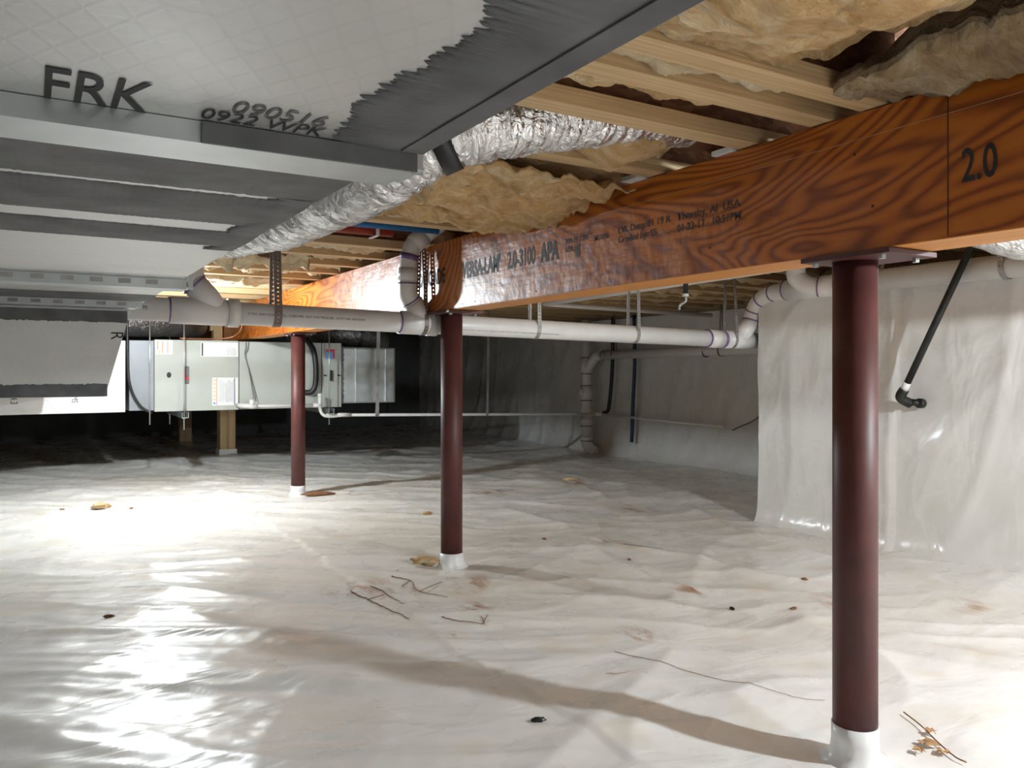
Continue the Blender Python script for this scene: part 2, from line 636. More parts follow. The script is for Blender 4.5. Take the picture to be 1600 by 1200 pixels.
# long creases running across on the left
mask = sstep(-0.25, 0.35, pnoise(U * 0.8 + 9, V * 0.9))
H += left * (0.016 * ridge(wx * 0.55, wv * 3.0, 3) + 0.010 * mask * ridge(wx * 0.9 + 5, wv * 6.5, 3)
             + 0.0035 * ridge(wx * 1.6 + 1, wv * 14.0, 2))
H += left * 0.007 * pnoise(wx * 0.8 + 2, wv * 4.2)
# softer, broken folds everywhere else
d1 = GX * 0.8 + GY * 0.6
d2 = -GX * 0.6 + GY * 0.8
H += (1 - 0.6 * left) * (0.019 * ridge(d1 * 0.6 + 2, d2 * 1.9, 3) * sstep(-0.3, 0.3, pnoise(GX * 0.7, GY * 0.7 + 3))
                         + 0.014 * ridge(GX * 1.7 + 8, GY * 0.8 + 1 + 0.4 * pnoise(GX * 2, GY * 2), 4)
                         + 0.010 * ridge(U * 0.9 + 3, V * 3.1 + 0.5 * pnoise(U * 2, V * 2), 3)
                         + 0.006 * pnoise(U * 1.6, V * 4.0))
H += 0.0022 * pnoise(GX * 9, GY * 9) + 0.0012 * pnoise(GX * 19 + 4, GY * 19)
# overlap of two sheets, running beside the beam
lapx = 1.05 + 0.05 * pnoise(GY * 1.3, GY * 0 + 2) + 0.02 * pnoise(GY * 5, GY * 0 + 5) + 0.02 * np.sin(GY * 1.7)
lap = sstep(-0.006, 0.006, GX - lapx) * np.exp(-np.clip(GX - lapx, 0, 9) / 0.10)
H += 0.010 * lap * (0.6 + 0.8 * np.abs(pnoise(GY * 4, GX * 0 + 1)))
# a hump in front of the far shadow line
H += 0.05 * np.exp(-((GY - 7.2 - 0.15 * pnoise(GX * 1.2, GX * 0)) / 0.35) ** 2) * sstep(-4, 0.5, GX) * (1 - sstep(2.5, 4, GX))
# liner is pressed down flat round columns and runs up at the walls
for cy in COLY:
    r2 = np.sqrt((GX - COLX) ** 2 + (GY - cy) ** 2)
    k = np.exp(-(r2 / 0.10) ** 2)
    H = H * (1 - k) + 0.004 * k
H = np.clip(H, -0.03, 0.09)
inside = ((GX > WX_NEAR - 0.02) & (GY < WY_CORNER))
nx_, ny_ = GX.shape
verts = np.stack([GX, GY, H], -1).reshape(-1, 3)
I = np.arange(nx_ * ny_).reshape(nx_, ny_)
quads = np.stack([I[:-1, :-1], I[1:, :-1], I[1:, 1:], I[:-1, 1:]], -1).reshape(-1, 4)
me = bpy.data.meshes.new('floor')
me.vertices.add(len(verts))
me.vertices.foreach_set('co', verts.ravel())
me.loops.add(quads.size)
me.loops.foreach_set('vertex_index', quads.ravel().astype(np.int32))
me.polygons.add(len(quads))
me.polygons.foreach_set('loop_start', np.arange(0, quads.size, 4, dtype=np.int32))
me.polygons.foreach_set('use_smooth', np.ones(len(quads), dtype=bool))
me.update(calc_edges=True)
me.materials.append(M['liner'])
floor = bpy.data.objects.new('floor', me)
C.objects.link(floor)
struct(floor, 'wrinkled white plastic vapour liner covering the crawlspace ground')


def fz(x, y):
    i = int(np.clip(np.searchsorted(ax, x), 1, nx_ - 1))
    j = int(np.clip(np.searchsorted(ay, y), 1, ny_ - 1))
    tx = (x - ax[i - 1]) / (ax[i] - ax[i - 1])
    ty = (y - ay[j - 1]) / (ay[j] - ay[j - 1])
    return float((H[i - 1, j - 1] * (1 - tx) + H[i, j - 1] * tx) * (1 - ty) + (H[i - 1, j] * (1 - tx) + H[i, j] * tx) * ty)


# ------------------------------------------------------------------ walls with hung liner
def sheet_wall(name, p0, p1, z0, z1, nrm, label, res=0.03, amp=0.012, foot=0.06, zres=0.03, mat='wall_liner', lap_at=None):
    """Liner hung on a wall from p0 to p1 (plan), facing nrm; it curls out on to the floor at its foot."""
    p0 = np.array(p0, float)
    p1 = np.array(p1, float)
    L = np.linalg.norm(p1 - p0)
    ns = max(2, int(L / res))
    nh = max(2, int((z1 - z0) / zres))
    s = np.linspace(0, L, ns + 1)
    z = np.linspace(z0, z1, nh + 1)
    S, Z = np.meshgrid(s, z, indexing='ij')
    seed = p0[0] * 3 + p0[1]
    D = amp * (1.0 * pnoise(S * 1.6 + seed, Z * 0.9) + 0.7 * ridge(S * 2.4 + seed + 0.6 * Z, Z * 0.7 + 3, 4)
               + 0.5 * ridge((S + Z) * 2.2 + seed, (Z - S) * 0.8, 4) + 0.25 * pnoise(S * 6, Z * 5 + seed))
    D += foot * np.exp(-(Z - z0) / 0.05)
    if lap_at is not None:      # edge of an overlapping sheet
        e_ = S - lap_at - 0.012 * np.sin(Z * 5) - 0.008 * pnoise(Z * 4, Z * 0 + 2)
        D += 0.022 * sstep(-0.010, 0.010, e_) * np.exp(-np.clip(e_, 0, 9) / 0.05)
    d = (p1 - p0) / L
    X = p0[0] + d[0] * S + nrm[0] * D
    Y = p0[1] + d[1] * S + nrm[1] * D
    vv = np.stack([X, Y, Z], -1).reshape(-1, 3)
    Ix = np.arange(vv.shape[0]).reshape(S.shape)
    q = np.stack([Ix[:-1, :-1], Ix[1:, :-1], Ix[1:, 1:], Ix[:-1, 1:]], -1).reshape(-1, 4)
    o = from_data(name, vv.tolist(), q.tolist(), mat)
    return struct(o, label)


w_near = sheet_wall('wall_right', (WX_NEAR, BACKY), (WX_NEAR, WY_CORNER), -0.02, WTOP + 0.03, (-1, 0), 'white plastic liner hung on the near right foundation wall', 0.016, 0.014, 0.07, 0.02, lap_at=3.80)
w_ret = sheet_wall('wall_return', (WX_NEAR, WY_CORNER), (WX_FAR + .02, WY_CORNER), -0.02, WTOP, (0, 1), 'white plastic liner on the side of the wall step', 0.05, 0.006, 0.02, 0.04)
w_far = sheet_wall('wall_recess', (WX_FAR, WY_CORNER - .02), (WX_FAR, FARY), -0.02, 1.30, (-1, 0), 'white plastic liner hung in the recessed right wall', 0.03, 0.018, 0.08, 0.03)
w_end = sheet_wall('wall_far', (LEFTX, FARY), (WX_FAR, FARY), -0.02, 1.40, (0, -1), 'far wall of the crawlspace, shade put into its dark colour', 0.06, 0.012, 0.05, 0.05, 'shaded_wall')
w_left = sheet_wall('wall_left', (LEFTX, BACKY), (LEFTX, FARY), -0.02, 1.40, (1, 0), 'liner on the left wall', 0.08, 0.02, 0.03, 0.06)
w_back = sheet_wall('wall_back', (LEFTX, BACKY), (WX_NEAR, BACKY), -0.02, 1.40, (0, 1), 'liner on the wall behind', 0.08, 0.02, 0.03, 0.06)
# foundation behind and above the liner
struct(box('wall_ledge', WX_NEAR + 0.03, WX_FAR + 0.2, BACKY, WY_CORNER - 0.03, 0.0, WTOP - 0.004, 'concrete'), 'concrete ledge behind the near wall liner')
struct(box('wall_rim', WX_NEAR + 0.30, WX_NEAR + 0.34, BACKY, WY_CORNER - 0.05, WTOP, SUB, 'timber'), 'timber rim board above the wall ledge')
struct(box('trim_1', WX_NEAR + 0.16, WX_NEAR + 0.295, BACKY, WY_CORNER - 0.05, WTOP, WTOP + 0.038, 'timber'), 'timber sill plate on the ledge')
struct(box('trim_2', WX_FAR + 0.02, WX_FAR + 0.06, WY_CORNER, FARY, 1.28, SUB, 'timber'), 'rim board above the recessed wall')
struct(box('trim_3', LEFTX - 0.1, LEFTX - 0.06, BACKY, FARY, 1.3, SUB, 'timber'), 'rim board on the left')
struct(box('ceiling', LEFTX - 0.1, WX_FAR + 0.2, BACKY - 0.1, FARY + 0.1, SUB, SUB + 0.02, 'osb'), 'brown strand-board subfloor over the crawlspace')
struct(box('wall_end_core', LEFTX, WX_FAR + .2, FARY + 0.03, FARY + 0.1, 0, SUB - .001, 'concrete'))
struct(box('wall_back_core', LEFTX, WX_FAR + .2, BACKY - 0.1, BACKY - 0.03, 0, SUB - .001, 'concrete'))

# ------------------------------------------------------------------ main beam
beam = thing('laminated_beam', 'long orange laminated-veneer beam carried on the red columns', 'beam', (COLX, 1.0, BZ0))
pw = (BX1 - BX0) / 3
for k in range(3):
    box('ply', BX0 + k * pw + (0.0004 if k else 0), BX0 + (k + 1) * pw - 0.0004, BACKY + 0.05, FARY - 0.05, BZ0, BZ1, 'lvl', beam, 0.0015)
box('veneer_edge', BX0 + 0.002, BX1 - 0.002, BACKY + 0.05, FARY - 0.05, BZ0 - 0.0012, BZ0 + 0.0002, 'lvl_edge', beam)
XD, ZD = (0, -1, 0), (0, 0, 1)
fx = BX0 - 0.0002
for body, yl_, zc, hgt, sx, bold in [
        ('2.0', 0.806, 1.152, 0.083, 0.62, 0.0012),
        ('Thorsby, Al  USA', 1.535, 1.199, 0.027, 1.10, 0.0004),
        ('01-22-17   10:51PM', 1.535, 1.170, 0.027, 1.0, 0.0004),
        ('LVL Date: 01 19 R', 1.775, 1.201, 0.026, 1.10, 0.0004),
        ('Graded by: SS', 1.775, 1.174, 0.026, 1.10, 0.0004),
        ('M1006', 1.885, 1.195, 0.024, 1.05, 0.0004),
        ('APA PR-L266', 2.035, 1.205, 0.025, 0.86, 0.0004),
        ('NER 568', 2.035, 1.180, 0.025, 0.86, 0.0004),
        ('APA', 2.172, 1.168, 0.082, 0.66, 0.004),
        ('2.0-3100', 2.385, 1.168, 0.082, 0.62, 0.002),
        ("VERSA-LAM'", 2.72, 1.168, 0.082, 0.66, 0.003),
        ("CASCADE", 3.14, 1.168, 0.082, 0.74, 0.003)]:
    text_obj('stamped_lettering', body, hgt, (fx, yl_, zc), XD, ZD, 'ink', beam, sx, bold)
# knot beside the grading stamp, chalk line, veneer joints, nails
bm = bmesh.new()
bmesh.ops.create_circle(bm, cap_ends=True, radius=0.012, segments=10, matrix=Matrix.Translation((fx - .0004, 1.965, 1.172)) @ Matrix.Rotation(R(90), 4, 'Y') @ Matrix.Diagonal((1.1, 0.9, 1, 1)))
finish('knot', bm, 'ink', beam)
bm = bmesh.new()
ys = np.linspace(0.2, 3.4, 30)
for a_, b_ in zip(ys[:-1], ys[1:]):
    za = 1.2895 - 0.012 * a_
    zb = 1.2895 - 0.012 * b_
    v = [bm.verts.new(p) for p in ((fx - .0003, a_, za), (fx - .0003, b_, zb), (fx - .0003, b_, zb + .0014), (fx - .0003, a_, za + .0014))]
    bm.faces.new(v)
finish('chalk_line', bm, 'chalk', beam)
for yj in (0.829, 3.18, 5.45, 7.0):
    box('veneer_joint', fx - 0.0004, fx + 0.001, yj, yj + 0.002, BZ0 + .004, BZ1 - .004, 'dark_line', beam)
for (yy, zz) in ((1.42, 1.115), (0.98, 1.14), (1.02, 1.25), (2.2, 1.075), (2.62, 1.072), (2.72, 1.07)):
    bm = bmesh.new()
    bmesh.ops.create_circle(bm, cap_ends=True, radius=0.0032, segments=8, matrix=Matrix.Translation((fx - .0004, yy, zz)) @ Matrix.Rotation(R(90), 4, 'Y'))
    finish('nail_head', bm, 'ink', beam)

# ------------------------------------------------------------------ steel columns
col_labels = ['nearest and largest dark-red steel column at the right', 'middle dark-red steel column with crumpled tape at its foot',
              'farthest dark-red steel column in front of the air handler']
CR = 0.0445
for k, cy in enumerate(COLY):
    z0 = fz(COLX, cy) - 0.01
    t = thing('steel_column', col_labels[k], 'column', (COLX, cy, z0), 'red steel columns under the beam')
    tube('shaft', [(COLX, cy, z0 + 0.005), (COLX, cy, BZ0 - 0.013)], CR, 'column', t, 40)
    top = 0.085 if k == 0 else 0.075
    # taped liner collar, flaring at the floor
    zs = [z0 + 0.004, z0 + 0.014, z0 + 0.03, z0 + top * 0.6, z0 + top]
    rs = [CR + 0.035, CR + 0.012, CR + 0.004, CR + 0.0025, CR + 0.002]
    if k == 1:
        rs = [CR + 0.055, CR + 0.022, CR + 0.009, CR + 0.005, CR + 0.003]
    ph = k * 2.1
    wob = 0.22 if k == 1 else 0.09
    tube('tape_wrap', [(COLX, cy, z) for z in zs], rs, 'tape', t, 40,
         rfun=lambda i, a, ph=ph, wob=wob: 1 + wob * (1 - i / 5) ** 2 * (math.sin(3 * a + ph) + 0.7 * math.sin(7 * a + 2 * ph) + .5 * math.sin(13 * a)) * 0.5)
    box('bearing_plate', COLX - 0.078, COLX + 0.078, cy - 0.13, cy + 0.075, BZ0 - 0.013, BZ0 - 0.003, 'column', t, 0.001)
    for (dx, dy) in ((-0.055, -0.10), (0.055, -0.10), (-0.055, 0.055), (0.055, 0.055)):
        tube('bolt', [(COLX + dx, cy + dy, BZ0 - 0.021), (COLX + dx, cy + dy, BZ0 - 0.0125)], 0.007, 'galv', t, 6, False)

# ------------------------------------------------------------------ timber posts far down the beam line
for k, (py, lab) in enumerate(((7.36, 'light timber post with white base wrap behind the air handler'), (9.6, 'dim brown timber post in the dark far behind'))):
    z0 = fz(1.48, py) - 0.01
    t = thing('timber_post', lab, 'post', (1.48, py, z0))
    for j in range(2):
        box('stud', 1.415 + j * 0.066, 1.415 + j * 0.066 + 0.064, py - 0.05, py + 0.09, z0, BZ0 - 0.003, 'post', t, 0.003)
    if k == 0:
        box('base_wrap', 1.405, 1.558, py - 0.06, py + 0.10, z0, z0 + 0.05, 'tape', t, 0.006)
t = thing('timber_stud', 'short timber stud beside the beam above the air handler', 'stud', (1.33, 7.2, 1.06))
box('body', 1.335, 1.405, 7.16, 7.26, 1.045, JZ - 0.002, 'post', t, 0.002)
box('brace', 1.31, 1.334, 7.17, 7.25, 1.15, JZ - 0.002, 'post', t, 0.002)

# ------------------------------------------------------------------ I-joists
ORD = ['first', 'second', 'third', 'fourth', 'fifth', 'sixth', 'seventh', 'eighth', 'ninth', 'tenth', 'eleventh', 'twelfth', 'thirteenth',
       'fourteenth', 'fifteenth', 'sixteenth', 'seventeenth', 'eighteenth', 'nineteenth', 'twentieth', 'twenty-first', 'twenty-second',
       'twenty-third', 'twenty-fourth', 'twenty-fifth', 'twenty-sixth', 'twenty-seventh', 'twenty-eighth', 'twenty-ninth', 'thirtieth']
JY = [0.98, 1.10, 1.30, 1.615, 1.95, 2.37, 2.62, 3.20, 3.53, 3.86, 4.19, 4.52, 4.85] + [5.2 + 0.4 * i for i in range(14)]
joists = []
for k, jy in enumerate(JY):
    x1 = WX_NEAR + 0.295 if jy < WY_CORNER - 0.05 else WX_FAR + 0.015
    t = thing('i_joist', ORD[k] + ' wooden I-joist in the row, counting away from the camera', 'joist', (0, jy, JZ), 'floor joists across the beam')
    x0 = LEFTX
    fw = 0.029
    box('bottom_flange', x0, x1, jy - fw, jy + fw, JZ, JZ + 0.035, 'flange', t, 0.001)
    box('top_flange', x0, x1, jy - fw, jy + fw, SUB - 0.035, SUB - 0.0005, 'flange', t)
    box('web', x0, x1, jy - 0.005, jy + 0.005, JZ + 0.0352, SUB - 0.0352, 'osb', t)
    joists.append(t)
t = thing('i_joist', 'wooden I-joist behind the viewpoint carrying a bulb and the added fill lamp', 'joist', (0, -0.10, JZ))
box('bottom_flange', LEFTX, WX_NEAR + 0.295, -0.129, -0.071, JZ, JZ + 0.035, 'flange', t, 0.001)
box('top_flange', LEFTX, WX_NEAR + 0.295, -0.129, -0.071, SUB - 0.035, SUB - 0.0005, 'flange', t)
box('web', LEFTX, WX_NEAR + 0.295, -0.105, -0.095, JZ + 0.0352, SUB - 0.0352, 'osb', t)
text_obj('printed_lettering', '5000S-1.8 JOISTS', 0.05, (1.05, 4.845 - 0.0052, 1.41), (-1, 0, 0), (0, 0, -1), 'ink', joists[12], 1.0)

tag(box('light_block_panel', BX0 + 0.07, BX0 + 0.082, -0.069, 0.949, BZ1 + 0.003, SUB - 0.002, 'osb'), 'added brown light-blocking panel on the beam behind the dusty batt', 'panel')  # added panel, keeps the right bulb from lighting the void over the beam
# white strips standing in for light showing through gaps above the beam
for (x0, y0, y1, lab) in ((1.40, 1.335, 1.40, 'small white strip painting the lit gap on the beam beside the third joist'), (1.38, 1.655, 1.72, 'small white strip painting the lit gap on the beam beside the fourth joist')):
    t = tag(box('lit_gap_strip', x0, x0 + 0.09, y0, y1, BZ1 + 0.001, BZ1 + 0.012, 'label'), lab, 'strip')

# ------------------------------------------------------------------ insulation batts
def batt(name, label, x0, x1, y0, y1, zlow, thick, mat, sag=0.03, seed=0.0, nx=60, ny=20, edge=0.03, xsag=None, rough=0.012, skew=0.0, group='fibreglass batts between the joists', fringe=0.0, parent=None):
    """Soft closed slab hung between y0 and y1; zlow is its mean underside, sag the extra droop along the middle."""
    def pt(i, j, top):
        u = i / nx
        v = j / ny
        cx = math.sin(PI * u) ** 0.5
        cv = math.sin(PI * v) ** 0.6
        x = x0 + (x1 - x0) * u
        y = y0 + (y1 - y0) * v
        e1 = edge * nz(y * 7 + seed, 3.1, seed)
        x += (e1 if (u > 0.5) else -e1 * 0.8) * abs(2 * u - 1) ** 2 + skew * (v - .5) * (1 if u > .5 else -1) * abs(2 * u - 1) ** 2
        y += 0.35 * edge * nz(x * 6, seed + 5, 1.7) * abs(2 * v - 1)
        sg = sag * (0.55 + 0.9 * nz(x * 2.3 + seed, 0.7, seed)) * cv
        if xsag:
            sg += xsag(u) * cv
        zl = zlow - sg + rough * (nz(x * 9, y * 14, seed) + 0.6 * nz(x * 23, y * 30, seed + 2) + .35 * nz(x * 55, y * 55, seed + 4))
        zl -= 1.3 * rough * (max(0.0, 1 - 3.2 * abs(nz(x * 3.1 + 0.5 * y, y * 5.5 + 0.8 * x, seed + 6))) ** 2) * cv
        rim = min(1.0, 6 * min(u, 1 - u, 0.5)) * min(1.0, 4 * min(v, 1 - v, .5))
        rim = max(0.0, rim) ** 0.5
        zt = zl + thick * (0.12 + 0.88 * rim) + 0.01 * nz(x * 6, y * 6, seed + 9)
        zl += thick * 0.35 * (1 - rim)
        if fringe and not top:
            fr = max(0.0, nz(x * 24, seed, 0.3) - 0.05)
            w = max(0.0, 1 - v * 3.0)
            zl -= fringe * fr * w
        return (x, y, zt if top else zl)
    vv, ff = [], []
    for top in (False, True):
        for i in range(nx + 1):
            for j in range(ny + 1):
                vv.append(pt(i, j, top))
    m_ = (nx + 1) * (ny + 1)
    def id_(i, j, t_):
        return t_ * m_ + i * (ny + 1) + j
    for i in range(nx):
        for j in range(ny):
            ff.append((id_(i, j, 0), id_(i, j + 1, 0), id_(i + 1, j + 1, 0), id_(i + 1, j, 0)))
            ff.append((id_(i, j, 1), id_(i + 1, j, 1), id_(i + 1, j + 1, 1), id_(i, j + 1, 1)))
    for i in range(nx):
        ff.append((id_(i, 0, 0), id_(i + 1, 0, 0), id_(i + 1, 0, 1), id_(i, 0, 1)))
        ff.append((id_(i, ny, 0), id_(i, ny, 1), id_(i + 1, ny, 1), id_(i + 1, ny, 0)))
    for j in range(ny):
        ff.append((id_(0, j, 0), id_(0, j, 1), id_(0, j + 1, 1), id_(0, j + 1, 0)))
        ff.append((id_(nx, j, 0), id_(nx, j + 1, 0), id_(nx, j + 1, 1), id_(nx, j, 1)))
    o = from_data(name, vv, ff, mat)
    return tag(o, label, 'insulation', group)


zb = JZ
batt('insulation_batt', 'big pale yellow batt sagging overhead beside the grey duct edge', 0.46, 1.085, 0.30, 0.945, zb - 0.002, 0.09, 'batt', 0.03, 1.3, 90, 70, 0.03, rough=0.014)
batt('insulation_batt', 'dusty brown batt draped along the top edge of the beam', 1.245, 1.412, 0.12, 0.945, zb - 0.008, 0.085, 'batt_brown', 0.0, 4.2, 44, 120, 0.03, rough=0.020,
     xsag=lambda u: 0.05 * (u - 0.40))
batt('insulation_batt', 'pale batt corner in the upper right of the picture', 1.09, 1.235, -0.06, 0.56, zb + 0.005, 0.09, 'batt', 0.02, 7.1, 30, 50, 0.03)
batt('insulation_batt', 'thin torn tuft pinched between the first two joists', 0.70, 1.30, 1.011, 1.069, zb + 0.026, 0.06, 'batt_pale', 0.012, 2.2, 60, 8, 0.01, rough=0.014)
batt('insulation_batt', 'scalloped tan batt hanging between the second and third joists', 0.72, 1.25, 1.135, 1.265, zb + 0.052, 0.08, 'batt', 0.018, 3.4, 70, 14, 0.02, rough=0.016, fringe=0.02)
batt('insulation_batt', 'wedge of orange batt dropping beside the foil flexible duct', 1.08, 1.33, 1.42, 1.58, zb + 0.03, 0.09, 'batt', 0.03, 5.5, 30, 18, 0.04, xsag=lambda u: 0.035 * math.exp(-((u - 0.4) / 0.22) ** 2))
batt('insulation_batt', 'thin orange batt above the foil flexible duct', 0.75, 1.06, 1.40, 1.58, zb + 0.085, 0.06, 'batt', 0.01, 8.8, 30, 14, 0.02)
batt('insulation_batt', 'orange batt sagging between the fourth and fifth joists', 0.70, 1.40, 1.65, 1.915, zb + 0.028, 0.10, 'batt', 0.025, 6.6, 80, 30, 0.03, rough=0.016)
batt('insulation_batt', 'orange batt between the fifth and sixth joists near the beam', 0.70, 1.40, 1.985, 2.335, zb + 0.04, 0.10, 'batt', 0.02, 16.6, 80, 30, 0.03, rough=0.014)
batt('insulation_batt', 'large pale folded flap of batt drooping under the fifth joist in front of the beam', 0.70, 1.408, 1.66, 2.33, zb - 0.034, 0.030, 'batt', 0.008, 9.4, 120, 90, 0.12, rough=0.026, skew=0.0,
     xsag=lambda u: 0.022 * math.exp(-((u - 0.7) / 0.22) ** 2))
batt('insulation_batt', 'pale yellow tongue hanging between the sixth and seventh joists', 1.02, 1.24, 2.41, 2.58, zb + 0.03, 0.06, 'batt_pale', 0.03, 11.3, 26, 14, 0.03)
batt('insulation_batt', 'yellow batt between the seventh and eighth joists near the beam', 1.10, 1.39, 2.68, 2.84, zb + 0.06, 0.08, 'batt', 0.01, 12.1, 26, 14, 0.03)
for k in range(7, 12):
    y0, y1 = JY[k] + 0.034, JY[k + 1] - 0.034
    batt('insulation_batt', 'brightly lit ragged batt between the %s and %s joists' % (ORD[k], ORD[k + 1]), 0.50, 1.36, y0, y1, zb + 0.05, 0.09, 'batt_pale', 0.035, 13.7 + k * 2.3, 60, 16, 0.04, rough=0.024, fringe=0.05)
batt('insulation_batt', 'ragged flap of batt hanging down beside the hanger strap', 0.62, 0.78, 3.58, 3.72, zb - 0.03, 0.06, 'batt_pale', 0.03, 31.0, 20, 12, 0.05, rough=0.03, fringe=0.04)
batt('insulation_batt', 'drooping curled flap of batt left of the hanger strap', 0.74, 1.12, 3.60, 3.80, zb - 0.012, 0.045, 'batt_pale', 0.03, 33.0, 44, 14, 0.05, rough=0.03, fringe=0.05)
batt('insulation_batt', 'lit drooping batt low over the far end of the beam', 0.55, 1.30, 4.60, 4.80, zb - 0.005, 0.05, 'batt_pale', 0.02, 35.0, 44, 14, 0.05, rough=0.02)
# beyond the beam, on its right-hand side
for k, (ya, yb_) in enumerate(((1.34, 1.58), (1.66, 1.91), (1.99, 2.33), (2.41, 2.58), (2.66, 3.16), (3.24, 3.49), (3.57, 3.82), (3.90, 4.15), (4.23, 4.48), (4.56, 4.81), (4.89, 5.16))):
    xx = 1.95 if k == 0 else 3.08 if k == 3 else 3.5 if yb_ < 2.9 else 4.7
    batt('insulation_batt', 'dim yellow batt right of the beam, %s bay counting away' % ORD[k], 1.62, xx, ya, yb_, zb + 0.035, 0.08, 'batt', 0.025, 41.0 + k * 1.7, 60, 12, 0.04, rough=0.02, group='batts right of the beam')
# far bays over the air handler
for k in range(13, 20):
    batt('insulation_batt', 'far batt between the %s and %s joists left of the beam' % (ORD[k], ORD[k + 1]), 0.2, 1.38, JY[k] + 0.034, JY[k + 1] - 0.034, zb + 0.05, 0.08, 'batt', 0.02, 60.0 + k, 30, 10, 0.04, group='far batts')

# ------------------------------------------------------------------ foil-faced trunk duct
DZ = 1.020
DX0, DX1, DXF = -0.62, 0.306, 0.290     # left side, right edge near, right edge far
trunk = thing('trunk_duct', 'large foil-faced duct with grey mastic seams hung overhead on the left', 'duct', (0, 1, DZ))
box('near_section', DX0, DX1, BACKY + 0.1, 0.704, DZ, JZ - 0.012, 'foil', trunk, 0.004)
box('far_section', DX0, DXF, 0.7065, 2.645, DZ, JZ - 0.012, 'foil', trunk, 0.004)


def mastic_strip(along, a0, a1, b0, b1, jag0, jag1, seed, parent, n=260, name='mastic_seam', zz=DZ):
    """Brushed mastic band on the duct underside. along='Y': runs in Y between X=b0..b1; along='X': runs in X between Y=b0..b1."""
    vv, ff = [], []
    for i in range(n + 1):
        s = a0 + (a1 - a0) * i / n
        comb = lambda sd: 0.9 * nz(s * 240, sd, 0.2) * (0.7 + nz(s * 12, sd, 4.0)) + 0.22 * nz(s * 40, sd, 1.1) + 0.40 * nz(s * 8, sd, 2.2)
        e0 = b0 + jag0 * comb(seed)
        e1 = b1 + jag1 * comb(seed + 4)
        for e, z in ((e0, zz - 0.0003), (e0 + (e1 - e0) * 0.03, zz - 0.0022), (e0 + (e1 - e0) * 0.5, zz - 0.003 - 0.001 * nz(s * 20, seed, 5)), (e1 - (e1 - e0) * 0.03, zz - 0.0022), (e1, zz - 0.0003)):
            vv.append((e, s, z) if along == 'Y' else (s, e, z))
    for i in range(n):
        for j in range(4):
            ff.append((i * 5 + j, i * 5 + j + 1, i * 5 + 6 + j, i * 5 + 5 + j))
    return from_data(name, vv, ff, 'mastic', parent)


mastic_strip('Y', -0.3, 0.674, 0.219, DX1, -0.028, 0.0, 1.0, trunk, 1400)
mastic_strip('X', DX0, DXF, 0.711, 0.940, 0.0, 0.006, 2.0, trunk)
mastic_strip('X', DX0, DXF, 0.956, 1.142, 0.007, 0.006, 3.0, trunk)
mastic_strip('X', DX0, DXF, 1.211, 1.349, 0.006, 0.006, 4.0, trunk)
mastic_strip('Y', 0.93, 1.390, 0.248, DXF, 0.02, 0.0, 5.0, trunk, 300)
mastic_strip('X', DX0, DXF, 2.346, 2.567, 0.004, 0.0, 6.0, trunk)
# tape fold along the near edge
box('edge_tape', DX1 - 0.021, DX1 + 0.001, -0.3, 0.669, DZ - 0.0040, DZ - 0.001, 'mastic', trunk, 0.001)
# stencil on the near section, read from below
dn = DZ - 0.0004
text_obj('stencilled_lettering', 'FRK', 0.102, (0.005, 0.679, dn), (1, 0, 0), (0, -1, 0), 'ink', trunk, 0.40, 0.0007)
text_obj('stencilled_lettering', '090516', 0.043, (0.131, 0.645, dn), (1, 0.02, 0), (0, -1, 0), 'grey_ink', trunk, 0.58)
text_obj('stencilled_lettering', '0922 WPK', 0.038, (0.113, 0.670, dn), (1, 0.02, 0), (0, -1, 0), 'ink', trunk, 0.58)


def steel_channel(label, y0, y1, x0, x1, z1, drop, mastic_end=False):
    t = thing('steel_channel', label, 'channel', (x0, y0, z1 - drop), 'channels under the trunk duct')
    th = 0.0015
    box('web', x0, x1, y0, y1, z1 - drop, z1 - drop + th, 'galv', t)
    box('flange', x0, x1, y0, y0 + th, z1 - drop + th, z1 - 0.0006, 'galv', t)
    box('flange', x0, x1, y1 - th, y1, z1 - drop + th, z1 - 0.0006, 'galv', t)
    box('end_tab', x1, x1 + 0.014, y0 + 0.003, y1 - 0.003, z1 - drop + 0.004, z1 - drop + 0.006, 'galv', t)
    if mastic_end:
        box('mastic_smear', x0 + (x1 - x0) * 0.80, x1 + 0.004, y0 - 0.004, y0 - 0.0005, z1 - drop - 0.0005, z1 - 0.001, 'mastic', t, 0.001)
    box('hanger_tab', x1 + 0.004, x1 + 0.015, y0 + 0.008, y0 + 0.0095, z1 - drop, z1 + 0.04, 'galv', t)
    # knockout dimples
    return t


ch1 = steel_channel('wide bright steel channel across the duct under the stencilled foil', 0.680, 0.744, DX0, 0.301, DZ, 0.018, True)
ch2 = steel_channel('second steel channel under the duct, above the pipe fitting', 1.904, 1.968, DX0, 0.297, DZ, 0.022)
ch3 = steel_channel('third steel channel, at the top of the dropped duct box', 2.584, 2.646, DX0, 0.266, DZ, 0.021)
for t, y0 in ((ch2, 1.904), (ch3, 2.584)):
    for i in range(12):
        xk = -0.38 + i * 0.054
        box('knockout_dimple', xk, xk + 0.024, y0 - 0.0016, y0 - 0.0002, DZ - 0.014, DZ - 0.004, 'strap', t)

